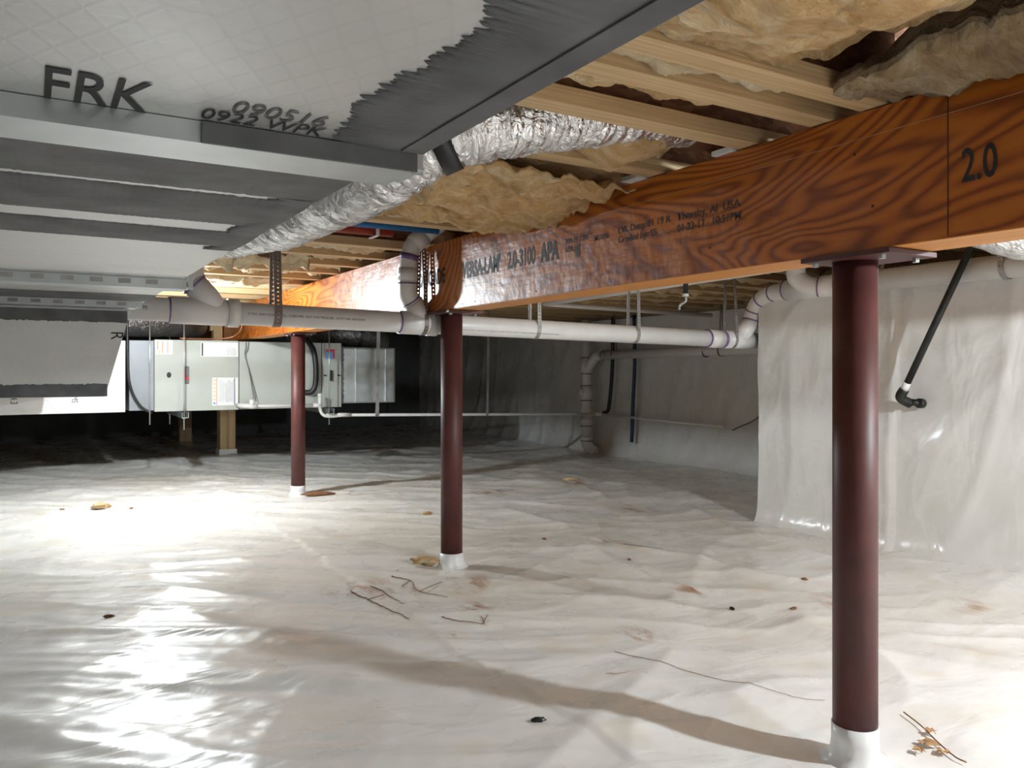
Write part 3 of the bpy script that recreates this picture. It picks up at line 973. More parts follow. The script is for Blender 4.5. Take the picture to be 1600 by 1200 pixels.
# dropped box at the end of the trunk
drop = thing('duct_drop_box', 'square foil duct box with grey mastic border dropping below the trunk', 'duct', (0, 2.7, 0.74))
yf = 2.663
zt, zbm = DZ - 0.024, 0.7386
bm = bmesh.new()
xa, xb, xc = DX0, 0.257, 0.188
v = [bm.verts.new(p) for p in ((xa, yf, zbm), (xc, yf, zbm), (xb, yf, zt), (xa, yf, zt), (xa, 6.1, zbm - .1), (xc - .05, 6.1, zbm - .1), (xb - .1, 6.1, 0.80), (xa, 6.1, 0.80))]
for f in ((0, 1, 2, 3), (7, 6, 5, 4), (0, 4, 5, 1), (1, 5, 6, 2), (2, 6, 7, 3), (3, 7, 4, 0)):
    bm.faces.new([v[i] for i in f])
finish('body', bm, 'foil_upright', drop)
box('collar', DX0, 0.24, 2.664, 2.90, zt - 0.02, JZ - 0.03, 'foil_upright', drop, 0.003)


def face_mastic(z0, z1, x0, x1, seed, horizontal=True):
    vv, ff = [], []
    n = 160
    for i in range(n + 1):
        f = i / n
        if horizontal:
            x = x0 + (x1 - x0) * f
            jz = 0.004 * nz(x * 130, seed, 0) + 0.003 * nz(x * 28, seed, 2)
            a, b_ = (x, z0 + (jz if z0 > 0.9 else 0)), (x, z1 + (jz if z1 < 0.9 else 0))
        else:
            z = z0 + (z1 - z0) * f
            a, b_ = (x0, z), (x1 + 0.007 * nz(z * 90, seed, 0), z)
        for (px, pz) in (a, b_):
            vv.append((px, yf - 0.0025, pz))
            vv.append((px, yf - 0.0002, pz))
    for i in range(n):
        o = i * 4
        ff.append((o, o + 2, o + 6, o + 4))
        ff.append((o, o + 4, o + 5, o + 1))
        ff.append((o + 2, o + 3, o + 7, o + 6))
    return from_data('mastic_border', vv, ff, 'mastic', drop, False)


face_mastic(zt - 0.036, zt - 0.001, xa, xb - 0.009, 3)
face_mastic(zbm + 0.001, zbm + 0.038, xa, xc + 0.006, 5)
face_mastic(zbm + 0.035, zt - 0.035, xa, -0.093, 8, False)
text_obj('stencilled_lettering', 'R', 0.048, (0.204, yf - .0002, 0.934), (0, 0, -1), (1, 0, 0), 'ink', drop, 0.9)

# ------------------------------------------------------------------ foil flexible duct beside the trunk
def flex_duct(name, label, pts, rad, mat, n=26, seg=40, wr=0.05, seed=0.0, parts=()):
    P = smooth_path(pts, n)
    rnd = [nz(i * 0.9, seed, 0) for i in range(len(P))]
    t = thing(name, label, 'duct', P[0])
    tube('foil_sleeve', P, rad, mat, t, seg,
         rfun=lambda i, a: 1 + wr * (0.7 * nz(i * 0.55, math.cos(a) * 1.6 + seed, math.sin(a) * 1.6) + 0.6 * nz(i * 1.4, math.cos(a) * 2.4, math.sin(a) * 2.4 + seed)) + 0.02 * math.sin(i * 1.9))
    for (f, w_, m_) in parts:
        i0 = int(f * (len(P) - 1))
        d = (P[min(i0 + 1, len(P) - 1)] - P[i0 - 1]).normalized()
        tube('band', [P[i0] - d * w_, P[i0] + d * w_], (rad if not isinstance(rad, list) else rad[i0]) * 1.06, m_, t, 32)
    return t


flex_duct('flexible_duct', 'crumpled bright foil flexible duct curving from the trunk into a joist bay',
          [(0.300, 2.58, 1.22), (0.40, 2.57, 1.235), (0.52, 2.49, 1.248), (0.570, 2.33, 1.245), (0.588, 2.1, 1.236), (0.596, 1.85, 1.236), (0.625, 1.62, 1.245), (0.72, 1.488, 1.315), (0.86, 1.458, 1.358), (1.02, 1.457, 1.398), (1.2, 1.457, 1.435), (1.38, 1.457, 1.455)],
          0.088, 'flex_foil', 30, 44, 0.10, 2.0, ((0.635, 0.020, 'black'),))
# silver duct elbow beyond the beam at the right edge
flex_duct('flexible_duct', 'bright silver flexible duct end seen under the beam at the right edge',
          [(2.0, 1.457, 1.46), (2.2, 1.455, 1.405), (2.45, 1.44, 1.345), (2.66, 1.30, 1.255), (2.82, 1.04, 1.205), (2.93, 0.7, 1.20), (2.98, 0.2, 1.20)], 0.098, 'flex_foil', 16, 36, 0.03, 9.0)

# ------------------------------------------------------------------ air handler with plenums
AY = 6.30
AZ0, AZ1 = 0.512, 1.036
ah = thing('air_handler', 'grey-green horizontal air handler cabinet hung below the joists', 'air handler', (1.4, AY, AZ0))
box('cabinet', 0.765, 1.355, AY, AY + 0.56, AZ0, AZ1, 'cabinet', ah, 0.004)
box('coil_panel', 1.360, 2.000, AY + 0.002, AY + 0.56, AZ0 + 0.002, AZ1 - 0.004, 'cabinet', ah, 0.004)
box('filter_door', 2.005, 2.165, AY + 0.001, AY + 0.56, AZ0 + 0.001, AZ1 - 0.004, 'cabinet', ah, 0.004)
box('return_collar', 0.60, 0.763, AY + 0.015, AY + 0.55, AZ0 + 0.01, AZ1 - 0.008, 'grey_panel', ah, 0.004)


def ah_rect(name, x0, x1, z0, z1, mat, lift=0.0012, parent=None):
    return box(name, x0, x1, AY - lift, AY + 0.0005, z0, z1, mat, parent or ah)


lb = ah_rect('warning_label', 0.775, 0.885, 0.930, 1.030, 'label')
for xk in (0.783, 0.815, 0.85):
    ah_rect('label_stripe', xk, xk + 0.006, 0.938 if xk > .79 else .962, 1.026, 'orange', 0.002, lb)
ah_rect('label_symbol', 0.79, 0.805, 0.938, 0.952, 'yellow', 0.002, lb)
lb = ah_rect('rating_label', 1.082, 1.350, 0.915, 1.022, 'label')
ah_rect('label_stripe', 1.088, 1.098, 0.920, 1.016, 'ink', 0.002, lb)
for k in range(7):
    ah_rect('label_print', 1.272 + k * 0.010, 1.2745 + k * 0.010, 0.922, 0.97 + 0.03 * random.random(), 'label_print', 0.002, lb)
lb = ah_rect('safety_label', 1.163, 1.350, 0.548, 0.757, 'label')
ah_rect('label_stripe', 1.193, 1.198, 0.550, 0.755, 'orange', 0.002, lb)
ah_rect('label_stripe', 1.322, 1.328, 0.550, 0.755, 'navy', 0.002, lb)
for k in range(6):
    ah_rect('label_symbol', 1.172, 1.186, 0.732 - k * 0.029, 0.744 - k * 0.029, 'yellow', 0.002, lb)
ah_rect('label_symbol', 1.171, 1.187, 0.556, 0.572, 'sky_blue', 0.002, lb)
for k in range(14):
    ah_rect('label_print', 1.212 + k * 0.0078, 1.2145 + k * 0.0078, 0.565 + .02 * random.random(), 0.745 - 0.03 * random.random(), 'label_print', 0.002, lb)
lb = box('badge', 0.970, 1.000, AY - 0.005, AY, 0.712, 0.842, 'badge', ah, 0.004)
text_obj('badge_lettering', 'TRANE', 0.024, (0.977, AY - 0.0052, 0.742), (0, 0, 1), (-1, 0, 0), 'red', lb, 0.85, 0.001)
bm = bmesh.new()
bmesh.ops.create_circle(bm, cap_ends=True, radius=0.012, segments=16, matrix=Matrix.Translation((0.985, AY - 0.0056, 0.752)) @ Matrix.Rotation(R(90), 4, 'X'))
finish('badge_emblem', bm, 'red', lb)
bm = bmesh.new()
bmesh.ops.create_circle(bm, cap_ends=True, radius=0.016, segments=12, matrix=Matrix.Translation((0.862, AY - 0.0012, 0.778)) @ Matrix.Rotation(R(90), 4, 'X') @ Matrix.Diagonal((1, 1.35, 1, 1)))
finish('sight_hole', bm, 'ink', ah)
lb = ah_rect('filter_label', 2.040, 2.108, 0.908, 0.980, 'red', 0.002)
ah_rect('label_field', 2.036, 2.092, 0.902, 0.962, 'sky_blue', 0.003, lb)
bx = box('filter_handle', 2.068, 2.084, AY - 0.018, AY, 0.726, 0.812, 'black', ah, 0.004)
for xk in (2.028, 2.142):
    box('door_latch', xk - 0.01, xk + 0.01, AY - 0.008, AY, 0.765, 0.775, 'black', ah, 0.002)
# black insulated refrigerant line looping out of the coil panel
tube('refrigerant_line', smooth_path([(1.86, AY, 0.635), (1.905, AY - 0.035, 0.64), (1.935, AY - 0.045, 0.70), (1.938, AY - 0.045, 0.85), (1.92, AY - 0.03, 0.98), (1.88, AY + 0.02, 1.06)], 8), 0.022, 'black', ah, 14)
# foil supply plenum on the left, galvanised plenum on the right
pl = thing('supply_plenum', 'shiny foil-faced plenum joining the left end of the air handler', 'duct', (0.1, AY, AZ0))
box('body', -1.6, 0.575, AY + 0.01, AY + 0.55, AZ0 + 0.002, AZ1 - 0.012, 'foil_upright', pl, 0.004)
tube('clamp_cable', smooth_path([(0.585, AY - 0.01, 1.25), (0.588, AY - 0.012, 0.95), (0.600, AY - 0.014, 0.72), (0.66, AY - 0.016, 0.57), (0.745, AY - 0.016, 0.50)], 8), 0.009, 'black', pl, 10)
text_obj('stencilled_lettering', '4.3', 0.06, (-0.12, AY + 0.0095, 0.635), (0, 0, -1), (1, 0, 0), 'ink', pl, 0.7)
text_obj('stencilled_lettering', 'MS', 0.055, (0.24, AY + 0.0095, 0.635), (0, 0, -1), (1, 0, 0), 'ink', pl, 0.7)
rp = thing('return_plenum', 'dull galvanised sheet-metal plenum on the right end of the air handler', 'duct', (2.4, AY, AZ0))
box('body', 2.170, 2.640, AY + 0.01, AY + 0.53, AZ0 + 0.028, AZ1 - 0.035, 'galv', rp, 0.015)
for xk in (2.285, 2.545):
    box('standing_seam', xk, xk + 0.008, AY - 0.004, AY + 0.012, AZ0 + 0.035, AZ1 - 0.045, 'galv', rp, 0.002)
mst = from_data('mastic_smear', [(2.168 + 0.004 * (j) + (0.016 + 0.012 * nz(i * 0.6, 3, 1)) * j, AY + 0.0085, AZ0 + 0.03 + i * 0.0115) for i in range(41) for j in (0, 1)],
                [(2 * i, 2 * i + 1, 2 * i + 3, 2 * i + 2) for i in range(40)], 'mastic', rp, False)
# struts and threaded rods carrying the unit
for k, (xs, lab) in enumerate(((0.95, 'steel strut with threaded rods under the left end of the air handler'), (2.03, 'steel strut with threaded rods under the right end of the air handler'))):
    t = thing('support_strut', lab, 'strut', (xs, AY, AZ0 - 0.045), 'struts under the air handler')
    z1 = AZ0 - 0.002
    box('web', xs - 0.02, xs + 0.02, AY - 0.16, AY + 0.62, z1 - 0.042, z1 - 0.040, 'galv', t)
    box('side', xs - 0.022, xs - 0.020, AY - 0.16, AY + 0.62, z1 - 0.042, z1, 'galv', t)
    box('side', xs + 0.020, xs + 0.022, AY - 0.16, AY + 0.62, z1 - 0.042, z1, 'galv', t)
    for yy in (AY - 0.10, AY + 0.60):
        tube('threaded_rod', [(xs, yy, z1 - 0.13), (xs, yy, JZ + 0.03)], 0.0048, 'galv', t, 8)
        tube('nut', [(xs, yy, z1 - 0.054), (xs, yy, z1 - 0.0425)], 0.011, 'galv', t, 6, False)
    if k == 0:
        tube('threaded_rod', [(xs - 0.22, AY - 0.03, z1 - 0.09), (xs - 0.22, AY - 0.03, JZ + 0.03)], 0.0045, 'galv', t, 8)
# thermostat wires on the coil panel
t = thing('control_wires', 'thin dark control wires hanging down the coil panel', 'wire', (1.43, AY, 0.6))
tube('wire', smooth_path([(1.41, AY - 0.004, 1.03), (1.405, AY - 0.012, 0.98), (1.40, AY - 0.01, 0.93), (1.43, AY - 0.012, 0.80), (1.452, AY - 0.02, 0.66), (1.452, AY - 0.05, 0.592)], 6), 0.003, 'wire', t, 6)
tube('wire', smooth_path([(1.43, AY - 0.004, 1.03), (1.42, AY - 0.010, 0.97), (1.402, AY - 0.013, 0.92), (1.44, AY - 0.010, 0.78), (1.475, AY - 0.012, 0.64), (1.472, AY - 0.05, 0.575)], 6), 0.003, 'wire', t, 6)
t = tag(tube('copper_line', smooth_path([(0.95, AY + 0.1, 1.05), (1.2, AY + 0.12, 1.052), (1.33, AY + 0.1, 1.07), (1.385, AY + 0.06, 1.13), (1.39, AY + 0.05, 1.22)], 8), 0.006, 'copper', None, 8), 'thin copper line lying on top of the air handler', 'tube')

# dull flexible ducts in the dark above the plenums
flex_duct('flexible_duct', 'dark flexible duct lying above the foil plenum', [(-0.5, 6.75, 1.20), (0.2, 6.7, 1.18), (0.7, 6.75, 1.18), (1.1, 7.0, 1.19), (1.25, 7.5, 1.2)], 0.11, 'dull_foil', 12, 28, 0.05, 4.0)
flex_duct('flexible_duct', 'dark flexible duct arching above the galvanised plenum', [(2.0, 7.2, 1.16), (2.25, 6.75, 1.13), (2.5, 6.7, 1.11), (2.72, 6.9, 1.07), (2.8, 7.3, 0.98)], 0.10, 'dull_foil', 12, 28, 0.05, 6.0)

# ------------------------------------------------------------------ main PVC drain pipe
PY = 3.055
PR = 0.0425


def pz(x):
    return 1.027 - 0.019 * (x - 0.6)


drain = thing('drain_pipe', 'long white plastic drain pipe slung under the beam on straps', 'pipe', (1.5, PY, 1.0))
tube('pipe_run', [(-0.05, PY, pz(-0.05)), (3.62, PY, pz(3.62))], PR, 'pvc', drain, 32)


def coupling(x0, x1, r=PR + 0.006):
    tube('coupling', [(x0, PY, pz(x0)), (x1, PY, pz(x1))], r, 'pvc', drain, 32)


def primer_ring(x, r=PR + 0.0022, w=0.003, parent=None):
    tube('primer_ring', [(x - w, PY, pz(x)), (x + w, PY, pz(x))], r, 'primer', parent or drain, 32)


# wye on the left, its branch rising to the upper left
coupling(0.42, 0.64)
coupling(0.615, 0.655, PR + 0.010)
primer_ring(0.418, PR + 0.004)
wy = tube('wye_branch', [(0.58, PY, pz(0.5)), (0.545, PY, pz(0.5) + 0.05), (0.495, PY, pz(0.5) + 0.105)], PR + 0.003, 'pvc', drain, 28)
tube('primer_ring', [(0.505, PY, pz(0.5) + 0.094), (0.500, PY, pz(0.5) + 0.099)], PR + 0.006, 'primer', drain, 28)
tube('riser', smooth_path([(0.500, PY, pz(0.5) + 0.10), (0.494, PY + 0.005, pz(0.5) + 0.14), (0.494, PY + 0.01, pz(0.5) + 0.18), (0.494, PY + 0.01, 1.33)], 5), PR, 'pvc', drain, 28)
# wye left of the beam, riser into the bay
coupling(1.295, 1.455)
coupling(1.42, 1.46, PR + 0.009)
primer_ring(1.292, PR + 0.004)
tube('wye_branch', [(1.410, PY, pz(1.38)), (1.380, PY - 0.005, pz(1.38) + 0.045), (1.350, PY - 0.01, pz(1.38) + 0.085)], PR + 0.001, 'pvc', drain, 28)
rp_ = smooth_path([(1.352, PY - 0.01, pz(1.38) + 0.082), (1.332, PY - 0.012, pz(1.38) + 0.112), (1.326, PY - 0.014, pz(1.38) + 0.150), (1.328, PY - 0.016, 1.235), (1.332, PY - 0.018, 1.28), (1.350, PY - 0.025, 1.335), (1.39, PY - 0.035, 1.372), (1.44, PY - 0.08, 1.42)], 6)
tube('riser', rp_, 0.037, 'pvc', drain, 28)
for (i0, w_, m_) in ((2, 0.003, 'primer'), (13, 0.003, 'primer'), (24, 0.012, 'primer')):
    d = (rp_[i0 + 1] - rp_[i0 - 1]).normalized()
    tube('primer_ring', [rp_[i0] - d * w_, rp_[i0] + d * w_], 0.0398, m_, drain, 28)
d = (rp_[20] - rp_[14]).normalized()
tube('coupling', [rp_[14], rp_[18]], 0.0392, 'pvc', drain, 28)
tube('coupling', [rp_[30], rp_[36]], 0.0400, 'pvc', drain, 28)
# right end: couplings, wye and elbow up on to the wall ledge
coupling(3.02, 3.12, PR + 0.005)
coupling(3.14, 3.34, PR + 0.005)
primer_ring(3.02, PR + 0.006)
primer_ring(3.135, PR + 0.004, 0.012)
primer_ring(3.45, PR + 0.003)
tube('wye_branch', [(3.25, PY, pz(3.2)), (3.30, PY - 0.01, pz(3.2) + 0.06), (3.325, PY - 0.02, pz(3.2) + 0.10)], PR + 0.003, 'pvc', drain, 28)
ep = smooth_path([(3.322, PY - 0.02, pz(3.2) + 0.095), (3.335, PY - 0.03, pz(3.2) + 0.15), (3.335, PY - 0.07, pz(3.2) + 0.205), (3.320, PY - 0.16, pz(3.2) + 0.238), (3.30, PY - 0.28, pz(3.2) + 0.242), (3.285, 2.72, 1.218)], 6)
tube('elbow', ep, PR, 'pvc', drain, 28)
for i0 in (1, 6, 13, 19):
    d = (ep[i0 + 1] - ep[i0 - 1]).normalized()
    tube('primer_ring', [ep[i0] - d * 0.003, ep[i0] + d * 0.003], PR + 0.0035, 'primer', drain, 28)
# pipe printing
text_obj('printed_lettering', 'CHARLOTTE PIPE', 0.016, (0.22, PY - PR - 0.0006, pz(0.3) - 0.002), (1, 0, -0.02), (0, 0, 1), 'grey_ink', drain, 1.0)
text_obj('printed_lettering', '3" PVC DWV SCH 40  CELL CORE PIPE  NOT FOR PRESSURE  ASTM F 891 NSF-DWV', 0.013, (0.68, PY - PR - 0.0006, pz(0.9) - 0.002), (1, 0, -0.02), (0, 0, 1), 'grey_ink', drain, 0.95)
text_obj('printed_lettering', 'PVC DWV SCH 40 CELL CORE PIPE NOT FOR PRESSURE MADE IN USA', 0.013, (1.56, PY - PR * 0.86, pz(2) - 0.016), (1, 0, -0.02), (0, 0.5, 1), 'grey_ink', drain, 1.25, lift=0.004)

# wall-ledge pipe with its drop elbow
lp = thing('drain_pipe', 'white plastic drain pipe lying along the top of the near right wall', 'pipe', (3.27, 1.5, 1.2))
LX = 3.262
tube('pipe_run', [(LX, 2.715, 1.218), (LX, BACKY + 0.1, 1.235)], 0.048, 'pvc', lp, 32)
tube('wye_fitting', [(LX, 2.735, 1.218), (LX, 2.44, 1.219)], 0.052, 'pvc', lp, 32)
for yy in (2.74, 2.43):
    tube('primer_ring', [(LX, yy - 0.003, 1.219), (LX, yy + 0.003, 1.219)], 0.0535, 'primer', lp, 32)
tube('primer_ring', [(LX, 2.33, 1.219), (LX, 2.342, 1.219)], 0.0495, 'primer', lp, 32)
dp = smooth_path([(LX - 0.005, 2.50, 1.215), (LX - 0.04, 2.565, 1.222), (LX - 0.062, 2.615, 1.255), (LX - 0.068, 2.63, 1.305), (LX - 0.068, 2.63, 1.50)], 6)
tube('drop_elbow', dp, 0.046, 'pvc', lp, 28)
for i0 in (3, 19):
    d = (dp[i0 + 1] - dp[i0 - 1]).normalized()
    tube('primer_ring', [dp[i0] - d * 0.003, dp[i0] + d * 0.003], 0.049, 'primer', lp, 28)
for yy in (2.25, 1.68):
    P = [(LX + 0.052 * math.cos(a), yy, 1.222 + 0.052 * math.sin(a)) for a in np.linspace(R(10), R(-190), 20)]
    P = [(LX + 0.052, yy, JZ + 0.02)] + P + [(LX - 0.051, yy, JZ + 0.02)]
    band_strap('hanger_strap', P, (0, 1, 0), 0.019, 'strap', lp)

# ------------------------------------------------------------------ hanger straps for the drain
def pipe_strap(label, x, top, xt, spread, mat, w=0.019, pr=PR + 0.0012):
    cz = pz(x)
    P = [(xt, PY - spread, top)]
    P += [(x, PY - pr * math.cos(a), cz - pr * math.sin(a)) for a in np.linspace(R(-12), R(192), 26)]
    P += [(xt, PY + spread, top)]
    o = band_strap('hanger_strap', P, (1, 0, 0), w, mat)
    return tag(o, label, 'strap', 'straps holding up the drain pipe')


pipe_strap('dark perforated strap hanging in front of the lit ceiling, beside the trunk duct', 0.792, JZ + 0.03, 0.792, 0.012, 'dark_strap', 0.030)
pipe_strap('dark perforated strap at the wye left of the middle column', 1.398, JZ - 0.01, 1.395, 0.02, 'dark_strap', 0.018, PR + 0.0075)
pipe_strap('grey strap on the drain pipe, first one right of the middle column', 1.955, JZ, 1.955, 0.035, 'strap')
pipe_strap('grey strap round the middle of the drain pipe right of the beam', 2.53, JZ, 2.53, 0.035, 'strap')
pipe_strap('grey strap at the right-hand wye of the drain pipe', 3.195, JZ, 3.19, 0.03, 'strap', 0.019, PR + 0.006)

# ------------------------------------------------------------------ condensate line
cd = thing('condensate_line', 'thin white plastic condensate line running from the air handler to the wall', 'pipe', (2.2, AY, 0.5))
cy = AY - 0.10
tube('upper_run', [(1.365, cy + 0.03, 0.545), (1.40, cy, 0.542), (1.94, cy, 0.536)], 0.0125, 'pvc', cd, 14)
tube('elbow', [(1.345, AY, 0.545), (1.36, cy + 0.05, 0.545), (1.385, cy + 0.01, 0.543), (1.42, cy, 0.542)], 0.018, 'pvc', cd, 14)
tube('tee', [(1.43, cy, 0.542), (1.43, cy, 0.590)], 0.018, 'pvc', cd, 14)
tube('tee', [(1.40, cy, 0.542), (1.47, cy, 0.541)], 0.017, 'pvc', cd, 14)
tube('tee', [(1.90, cy, 0.536), (1.97, cy, 0.536)], 0.017, 'pvc', cd, 14)
tube('cleanout', [(1.955, cy, 0.505), (1.955, cy, 0.61)], 0.0145, 'pvc', cd, 14)
tube('cleanout_cap', [(1.955, cy, 0.605), (1.955, cy, 0.628)], 0.018, 'pvc', cd, 14)
pts = smooth_path([(1.955, cy, 0.51), (1.965, cy - .01, 0.474), (1.99, cy - 0.02, 0.452), (2.04, cy - 0.02, 0.446), (2.10, cy - 0.02, 0.450)], 5)
tube('trap', pts, 0.0125, 'pvc', cd, 14)
tube('coupling', [(2.09, cy - 0.02, 0.456), (2.20, cy - 0.02, 0.454)], 0.0165, 'pvc', cd, 14)
CX1 = WX_FAR - 0.145
tube('lower_run', [(2.0, cy - 0.02, 0.458), (CX1, cy - 0.02, 0.388)], 0.0125, 'pvc', cd, 14)
tube('elbow', [(CX1 - 0.03, cy - 0.02, 0.388), (CX1 + 0.01, cy - 0.03, 0.387), (CX1 + 0.02, cy - 0.07, 0.387)], 0.017, 'pvc', cd, 14)
tube('wall_run', [(CX1 + 0.018, cy - 0.03, 0.387), (CX1 + 0.018, 4.55, 0.365)], 0.0125, 'pvc', cd, 14)
for (xk, w_, lab) in ((2.42, 0.03, 'wide pale strap holding the condensate line in front of the galvanised plenum'), (3.45, 0.022, 'pale strap holding the condensate line right of the middle column')):
    cz = 0.458 - 0.07 * (xk - 2.0) / (CX1 - 2.0)
    P = [(xk + 0.02, cy - 0.024, JZ + 0.01), (xk, cy - 0.036, cz)] + [(xk, cy - 0.02 - 0.0145 * math.cos(a), cz - 0.0145 * math.sin(a)) for a in np.linspace(0, PI, 10)] + [(xk + 0.02, cy - 0.0, cz + 0.06)]
    tag(band_strap('hanger_strap', P, (1, 0, 0), w_, 'strap', None, False), lab, 'strap')

# ------------------------------------------------------------------ pipes against the recessed wall
WXP = WX_FAR - 0.16
st = thing('drain_stack', 'tan vertical drain stack with joints in the recessed corner', 'pipe', (WXP, 6.34, 0.0))
sx_, sy_ = WXP, 6.34
tube('stack', [(sx_, sy_, 0.10), (sx_, sy_, 1.30)], 0.050, 'pvc', st, 26)
for (za, zbb) in ((0.78, 0.93), (0.52, 0.66), (0.27, 0.35)):
    tube('coupling', [(sx_, sy_, za), (sx_, sy_, zbb)], 0.058, 'pvc', st, 26)
for za in (0.935, 0.775, 0.515, 0.66, 0.265, 0.12):
    tube('primer_ring', [(sx_, sy_, za - 0.004), (sx_, sy_, za + 0.004)], 0.0588, 'primer', st, 26)
tube('cleanout_plug', [(sx_ - 0.02, sy_, 0.60), (sx_ - 0.085, sy_ + 0.02, 0.60)], 0.04, 'pvc', st, 20)
tube('wye_branch', smooth_path([(sx_, sy_, 0.80), (sx_, sy_ - 0.07, 0.87), (sx_, sy_ - 0.16, 0.94), (sx_, sy_ - 0.24, 0.952)], 6), 0.046, 'pvc', st, 22)
tube('foot_elbow', smooth_path([(sx_, sy_, 0.16), (sx_, sy_, 0.10), (sx_ + 0.01, sy_ - 0.03, 0.05), (sx_ + 0.04, sy_ - 0.10, 0.01)], 5), 0.055, 'tape', st, 22)
tube('branch_run', [(WXP, 6.12, 0.952), (WXP, WY_CORNER + 0.15, 0.985)], 0.041, 'pvc', st, 24)
for yy in (6.0, 6.06, 4.72, 3.66):
    tube('primer_ring', [(WXP, yy - 0.003, 0.957), (WXP, yy + 0.003, 0.957)], 0.0435, 'primer', st, 24)
for yy in (5.9, 4.55):
    P = [(WXP, yy, JZ)] + [(WXP + 0.045 * math.cos(a), yy, 0.965 + 0.045 * math.sin(a)) for a in np.linspace(R(60), R(-240), 22)] + [(WXP - .01, yy, JZ)]
    band_strap('hanger_strap', P, (0, 1, 0), 0.012, 'dark_strap', st, False)
tag(tube('water_tube', smooth_path([(WX_FAR - 0.075, 5.72, 1.32), (WX_FAR - 0.075, 5.71, 0.9), (WX_FAR - 0.08, 5.73, 0.5), (WX_FAR - 0.085, 5.74, 0.15)], 8), 0.017, 'navy_pipe', None, 12), 'dark blue vertical water tube against the recessed wall', 'tube')
tag(tube('drain_hose', smooth_path([(WX_FAR - 0.075, 6.03, 1.32), (WX_FAR - 0.075, 6.04, 0.85), (WX_FAR - 0.08, 6.07, 0.55), (WX_FAR - 0.085, 6.10, 0.42), (WX_FAR - 0.11, 6.14, 0.40)], 8), 0.018, 'black', None, 12), 'black vertical hose beside the tan drain stack', 'hose')
tag(tube('thin_cable', smooth_path([(WX_FAR - 0.05, 4.18, 1.3), (WX_FAR - 0.06, 4.2, 0.9), (WX_FAR - 0.07, 4.22, 0.5), (WX_FAR - 0.09, 4.5, 0.34)], 8), 0.006, 'dark_strap', None, 8), 'thin brown cable down the recessed wall near the wall step', 'cable')

# supply tubing under the joists right of the beam
sp = thing('supply_tube', 'long thin white water tube clipped under the joists right of the beam', 'pipe', (3.05, 3.5, 1.29))
tube('tube', [(3.02, 2.55, 1.296), (3.10, 4.72, 1.280)], 0.017, 'pvc', sp, 12)
for yy in (2.9, 3.3, 3.75, 4.3):
    box('clip', 3.03 + 0.035 * (yy - 2.5) / 2.2 - 0.012, 3.03 + 0.035 * (yy - 2.5) / 2.2 + 0.022, yy - 0.012, yy + 0.012, 1.288, JZ, 'grey_panel', sp, 0.002)
tag(tube('supply_tube', [(3.14, 4.74, 1.283), (4.72, 4.72, 1.255)], 0.017, 'pvc', None, 12), 'second thin white water tube crossing towards the recessed wall', 'pipe')
t = thing('drain_stub', 'short dark pipe stub with white collar hanging under the joists', 'pipe', (3.15, 3.1, 1.2))
tube('pipe', [(2.84, 3.02, JZ + 0.03), (2.84, 3.02, 1.20)], 0.013, 'iron', t, 12)
tube('collar', [(2.84, 3.02, 1.203), (2.84, 3.02, 1.188)], 0.017, 'pvc', t, 12)
tube('hook', smooth_path([(2.84, 3.02, 1.19), (2.84, 3.02, 1.165), (2.82, 3.04, 1.145), (2.815, 3.04, 1.12)], 5), 0.008, 'strap', t, 8)

# red and blue tubing in the bay left of the beam
t = thing('water_tube', 'thick red water tube clipped in the bay beyond the foil duct', 'tube', (1.0, 3.0, 1.37))
tube('tube', [(0.52, 3.02, 1.378), (1.24, 3.00, 1.378)], 0.028, 'pex_red', t, 16)
for xk in (0.80, 1.16):
    box('clip', xk, xk + 0.014, 2.97, 3.05, 1.344, 1.349, 'pvc', t, 0.001)
    box('clip_leg', xk, xk + 0.014, 2.965, 2.969, 1.344, 1.40, 'pvc', t)
tag(tube('water_tube', [(0.52, 2.80, 1.352), (1.34, 2.78, 1.350)], 0.012, 'pex_blue', None, 12), 'thin bright blue water tube beside the red one', 'tube')
tag(tube('water_tube', [(1.62, 3.86, 1.30), (2.9, 4.92, 1.28)], 0.010, 'pex_blue', None, 12), 'thin blue water tube half hidden under the beam right of the column', 'tube')

# black iron gas pipe on the near wall
g = thing('gas_pipe', 'black iron pipe slanting down to an elbow in the near right wall', 'pipe', (3.2, 2.0, 0.7))
g0, g1 = Vector((3.180, 1.76, 1.33)), Vector((3.235, 2.10, 0.715))
tube('pipe', [g0, g1], 0.0145, 'iron', g, 16)
d = (g1 - g0).normalized()
tube('white_tag', [g1 - d * 0.055, g1 - d * 0.015], 0.0155, 'label', g, 16)
ge = smooth_path([g1 - d * 0.02, g1 + d * 0.02, g1 + Vector((0.045, -0.008, -0.045))], 6)
tube('elbow', ge, 0.021, 'iron', g, 16)
tube('nipple', [g1 + Vector((0.035, -0.006, -0.036)), (WX_NEAR - 0.028, 2.055, 0.672)], 0.0145, 'iron', g, 16)
tube('flange_nut', [(WX_NEAR - 0.045, 2.058, 0.673), (WX_NEAR - 0.02, 2.055, 0.672)], 0.021, 'iron', g, 12)

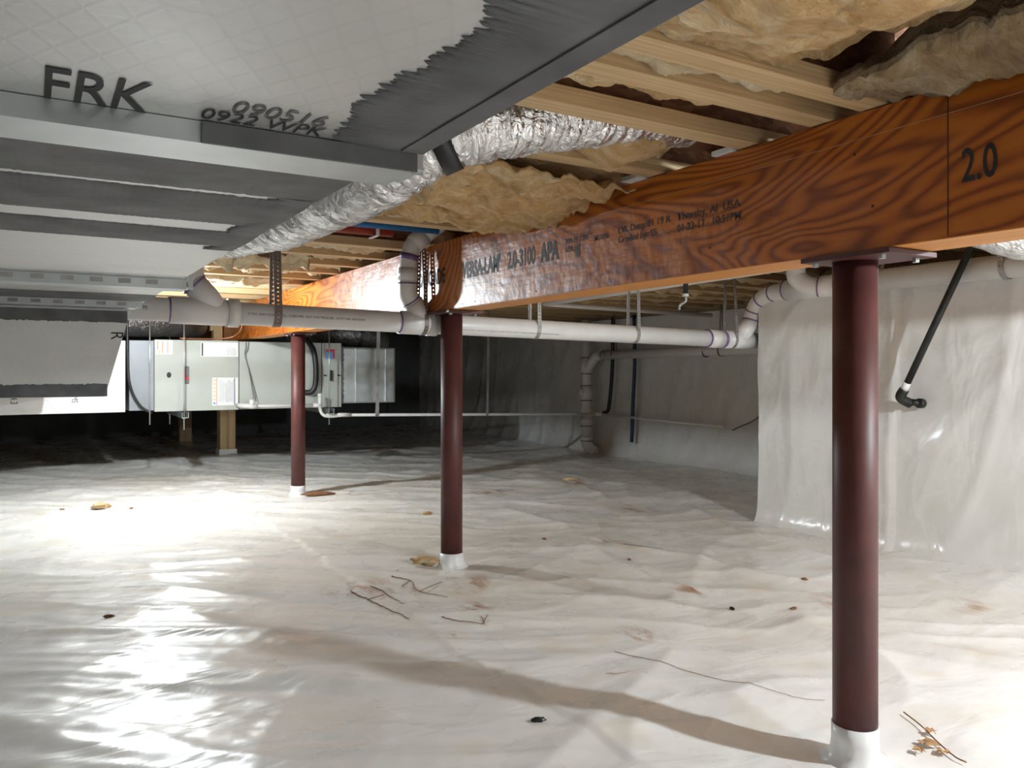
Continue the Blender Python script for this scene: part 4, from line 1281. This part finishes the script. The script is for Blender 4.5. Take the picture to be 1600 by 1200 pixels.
# ------------------------------------------------------------------ debris on the liner
def chunk(name, label, cat, x, y, sx, sy, sz, mat, rz=0.0, seed=0, jag=0.35):
    bm = bmesh.new()
    bmesh.ops.create_icosphere(bm, subdivisions=3, radius=1.0)
    for v in bm.verts:
        k = 1 + jag * nz(v.co.x * 1.7 + seed, v.co.y * 1.7, v.co.z * 1.7) + 0.5 * jag * nz(v.co.x * 4 + seed, v.co.y * 4, v.co.z * 4)
        c = Vector((v.co.x * k * sx, v.co.y * k * sy, v.co.z * k * sz))
        v.co = c
    bmesh.ops.rotate(bm, verts=bm.verts, cent=(0, 0, 0), matrix=Matrix.Rotation(rz, 3, 'Z'))
    mz = min(v.co.z for v in bm.verts)
    bmesh.ops.translate(bm, verts=bm.verts, vec=(x, y, fz(x, y) - mz - 0.002))
    o = finish(name, bm, mat, None, True)
    return tag(o, label, cat)


def gp(px, py):
    """point on the liner under a picture position (f = 1250 px, horizon at 577, camera 0.82 m up)."""
    h = 0.82
    for _ in range(3):
        dd = 1250 * h / (py - 577)
        rt = (px - 800) / 1250 * dd
        x = rt * ca + dd * sa
        y = -rt * sa + dd * ca
        h = 0.82 - fz(min(max(x, LEFTX), 4.8), min(max(y, BACKY), FARY))
    return x, y


def ground_twig(label, pts, r, mat='debris', branches=(), name='twig', cat='twig'):
    r = r * 0.42
    Q = []
    for (px, py) in pts:
        x, y = gp(px, py)
        Q.append((x, y, fz(x, y) + r + 0.001))
    P = smooth_path(Q, 9) if len(Q) > 2 else [Vector(q) for q in Q]
    for i_, p_ in enumerate(P):
        jx, jy = 0.006 * nz(i_ * 0.7, Q[0][0] * 9, 1), 0.006 * nz(i_ * 0.7, Q[0][1] * 9, 2)
        p_.x += jx
        p_.y += jy
        p_.z = fz(p_.x, p_.y) + r + 0.0015
    bm = bmesh.new()
    add_tube(bm, P, [r * (1 - 0.5 * i / len(P)) for i in range(len(P))], 6)
    for br in branches:
        B = []
        for (px, py) in br:
            x, y = gp(px, py)
            B.append((x, y, fz(x, y) + r + 0.001))
        add_tube(bm, [Vector(b_) for b_ in B], r * 0.7, 6)
    return tag(finish(name, bm, mat, None, True), label, cat)


x, y = gp(841, 1128)
chunk('plastic_chip', 'small black chip lying alone on the near liner', 'chip', x, y, 0.016, 0.007, 0.006, 'black', R(-25), 2)
x, y = gp(170, 964)
chunk('wood_chip', 'small dark chip among the bright wrinkles on the left', 'chip', x, y, 0.016, 0.006, 0.005, 'debris', R(-20), 5)
x, y = gp(664, 884)
chunk('insulation_tuft', 'brown fluffy tuft of insulation left of the middle column foot', 'tuft', x, y, 0.045, 0.026, 0.016, 'batt', R(-20), 7, 0.7)
x, y = gp(158, 796)
chunk('insulation_tuft', 'orange tuft of insulation on the brightly lit liner', 'tuft', x, y, 0.05, 0.035, 0.018, 'batt', R(-20), 9)
x, y = gp(892, 751)
chunk('insulation_tuft', 'small yellow tuft of insulation on the liner toward the recessed wall', 'tuft', x, y, 0.06, 0.02, 0.012, 'batt', R(-25), 11)
x, y = gp(667, 806)
chunk('insulation_tuft', 'small brown tuft between the middle and far columns', 'tuft', x, y, 0.028, 0.016, 0.009, 'batt', R(-30), 12)
x, y = gp(497, 775)
chunk('wood_scrap', 'long wood scrap beside the far column foot', 'scrap', x, y, 0.10, 0.018, 0.014, 'debris', R(-12), 13)
for k, (px, py, lab) in enumerate(((97, 797, 'tiny dark chip left of the orange tuft'), (205, 795, 'tiny dark speck right of the orange tuft'), (1144, 953, 'small black crumb on the liner left of the near column'), (1257, 908, 'tiny dark crumb on the liner under the wall step'),
                                   (1240, 952, 'brown crumb near the left side of the near column'), (700, 812, 'tiny brown crumb left of the middle column shaft'), (983, 875, 'brown leaf fragment in the middle of the liner'), (850, 843, 'dark thin chip on the liner right of the middle column'))):
    x, y = gp(px, py)
    chunk('debris_crumb', lab, 'crumb', x, y, 0.012, 0.007, 0.005, 'debris' if k not in (2,) else 'black', R(40 * k), 20 + k)
ground_twig('forked brown twigs in front of the middle column', [(612, 901), (640, 908), (655, 925), (700, 934)], 0.004, 'debris', [[(640, 908), (628, 917)], [(655, 925), (690, 910)], [(612, 901), (622, 892)]])
ground_twig('rusty root along the sheet overlap', [(548, 925), (575, 938), (610, 955), (640, 972)], 0.005, 'rust', [[(575, 938), (600, 930)]])
ground_twig('second rusty root right of the overlap', [(580, 917), (605, 930), (632, 946)], 0.004, 'rust')
ground_twig('grey twig with fork right of the sheet overlap', [(690, 965), (720, 972), (758, 979)], 0.0035, 'rust', [[(755, 978), (762, 962)], [(757, 976), (752, 966)]])
ground_twig('thin straight grey twig in the middle of the liner', [(975, 853), (1000, 856), (1034, 860)], 0.0035, 'wire')
ground_twig('thin pale straw on the near liner', [(948, 1053), (970, 1053), (992, 1050)], 0.002, 'leaf')
ground_twig('long thin root curving towards the near column', [(960, 1020), (1060, 1045), (1150, 1068), (1240, 1090), (1290, 1096)], 0.0022, 'debris')
# dried leaf on a stem at the lower right
lf = thing('dry_leaf', 'dry brown leaves on a dark stem at the lower right corner', 'leaf', (0, 0, 0))
Q = []
for (px, py) in ((1412, 1118), (1440, 1140), (1465, 1165), (1492, 1188), (1510, 1197)):
    x, y = gp(px, py)
    Q.append((x, y, fz(x, y) + 0.008))
tube('stem', smooth_path(Q, 5), 0.0016, 'debris', lf, 6)
for k, (px, py, s) in enumerate(((1446, 1168, 0.026), (1475, 1182, 0.018), (1458, 1150, 0.016), (1438, 1178, 0.016))):
    x, y = gp(px, py)
    z = fz(x, y)
    bm = bmesh.new()
    nseg = 14
    c0 = bm.verts.new((x, y, z + 0.012))
    ring = []
    for i in range(nseg):
        a = 2 * PI * i / nseg
        rr = s * (0.65 + 0.35 * math.cos(a) + 0.25 * math.sin(5 * a + k))
        ring.append(bm.verts.new((x + rr * math.cos(a + k), y + rr * math.sin(a + k), z + 0.005 + 0.012 * (0.5 + nz(i * 0.9, k, 1)))))
    for i in range(nseg):
        bm.faces.new((c0, ring[i], ring[(i + 1) % nseg]))
    o = finish('leaf_blade', bm, 'leaf', lf)
    md = o.modifiers.new('thickness', 'SOLIDIFY')
    md.thickness = 0.0008

# ------------------------------------------------------------------ bare bulbs and the added fill lamp, in lampholders
for (loc, lab) in ((L1, 'bare lit bulb hidden beside the trunk duct'), (L2, 'bare lit bulb on the joists right of the beam'), (L3, 'added fill lamp behind the viewpoint')):
    x, y, z = loc
    t = thing('bulb_lampholder', lab, 'lamp', (x, y, JZ), 'bare bulbs')
    tube('lampholder', [(x, y, z + 0.050), (x, y, z + 0.06), (x, y, JZ - 0.001)], [0.022, 0.036, 0.045], 'porcelain', t, 20)
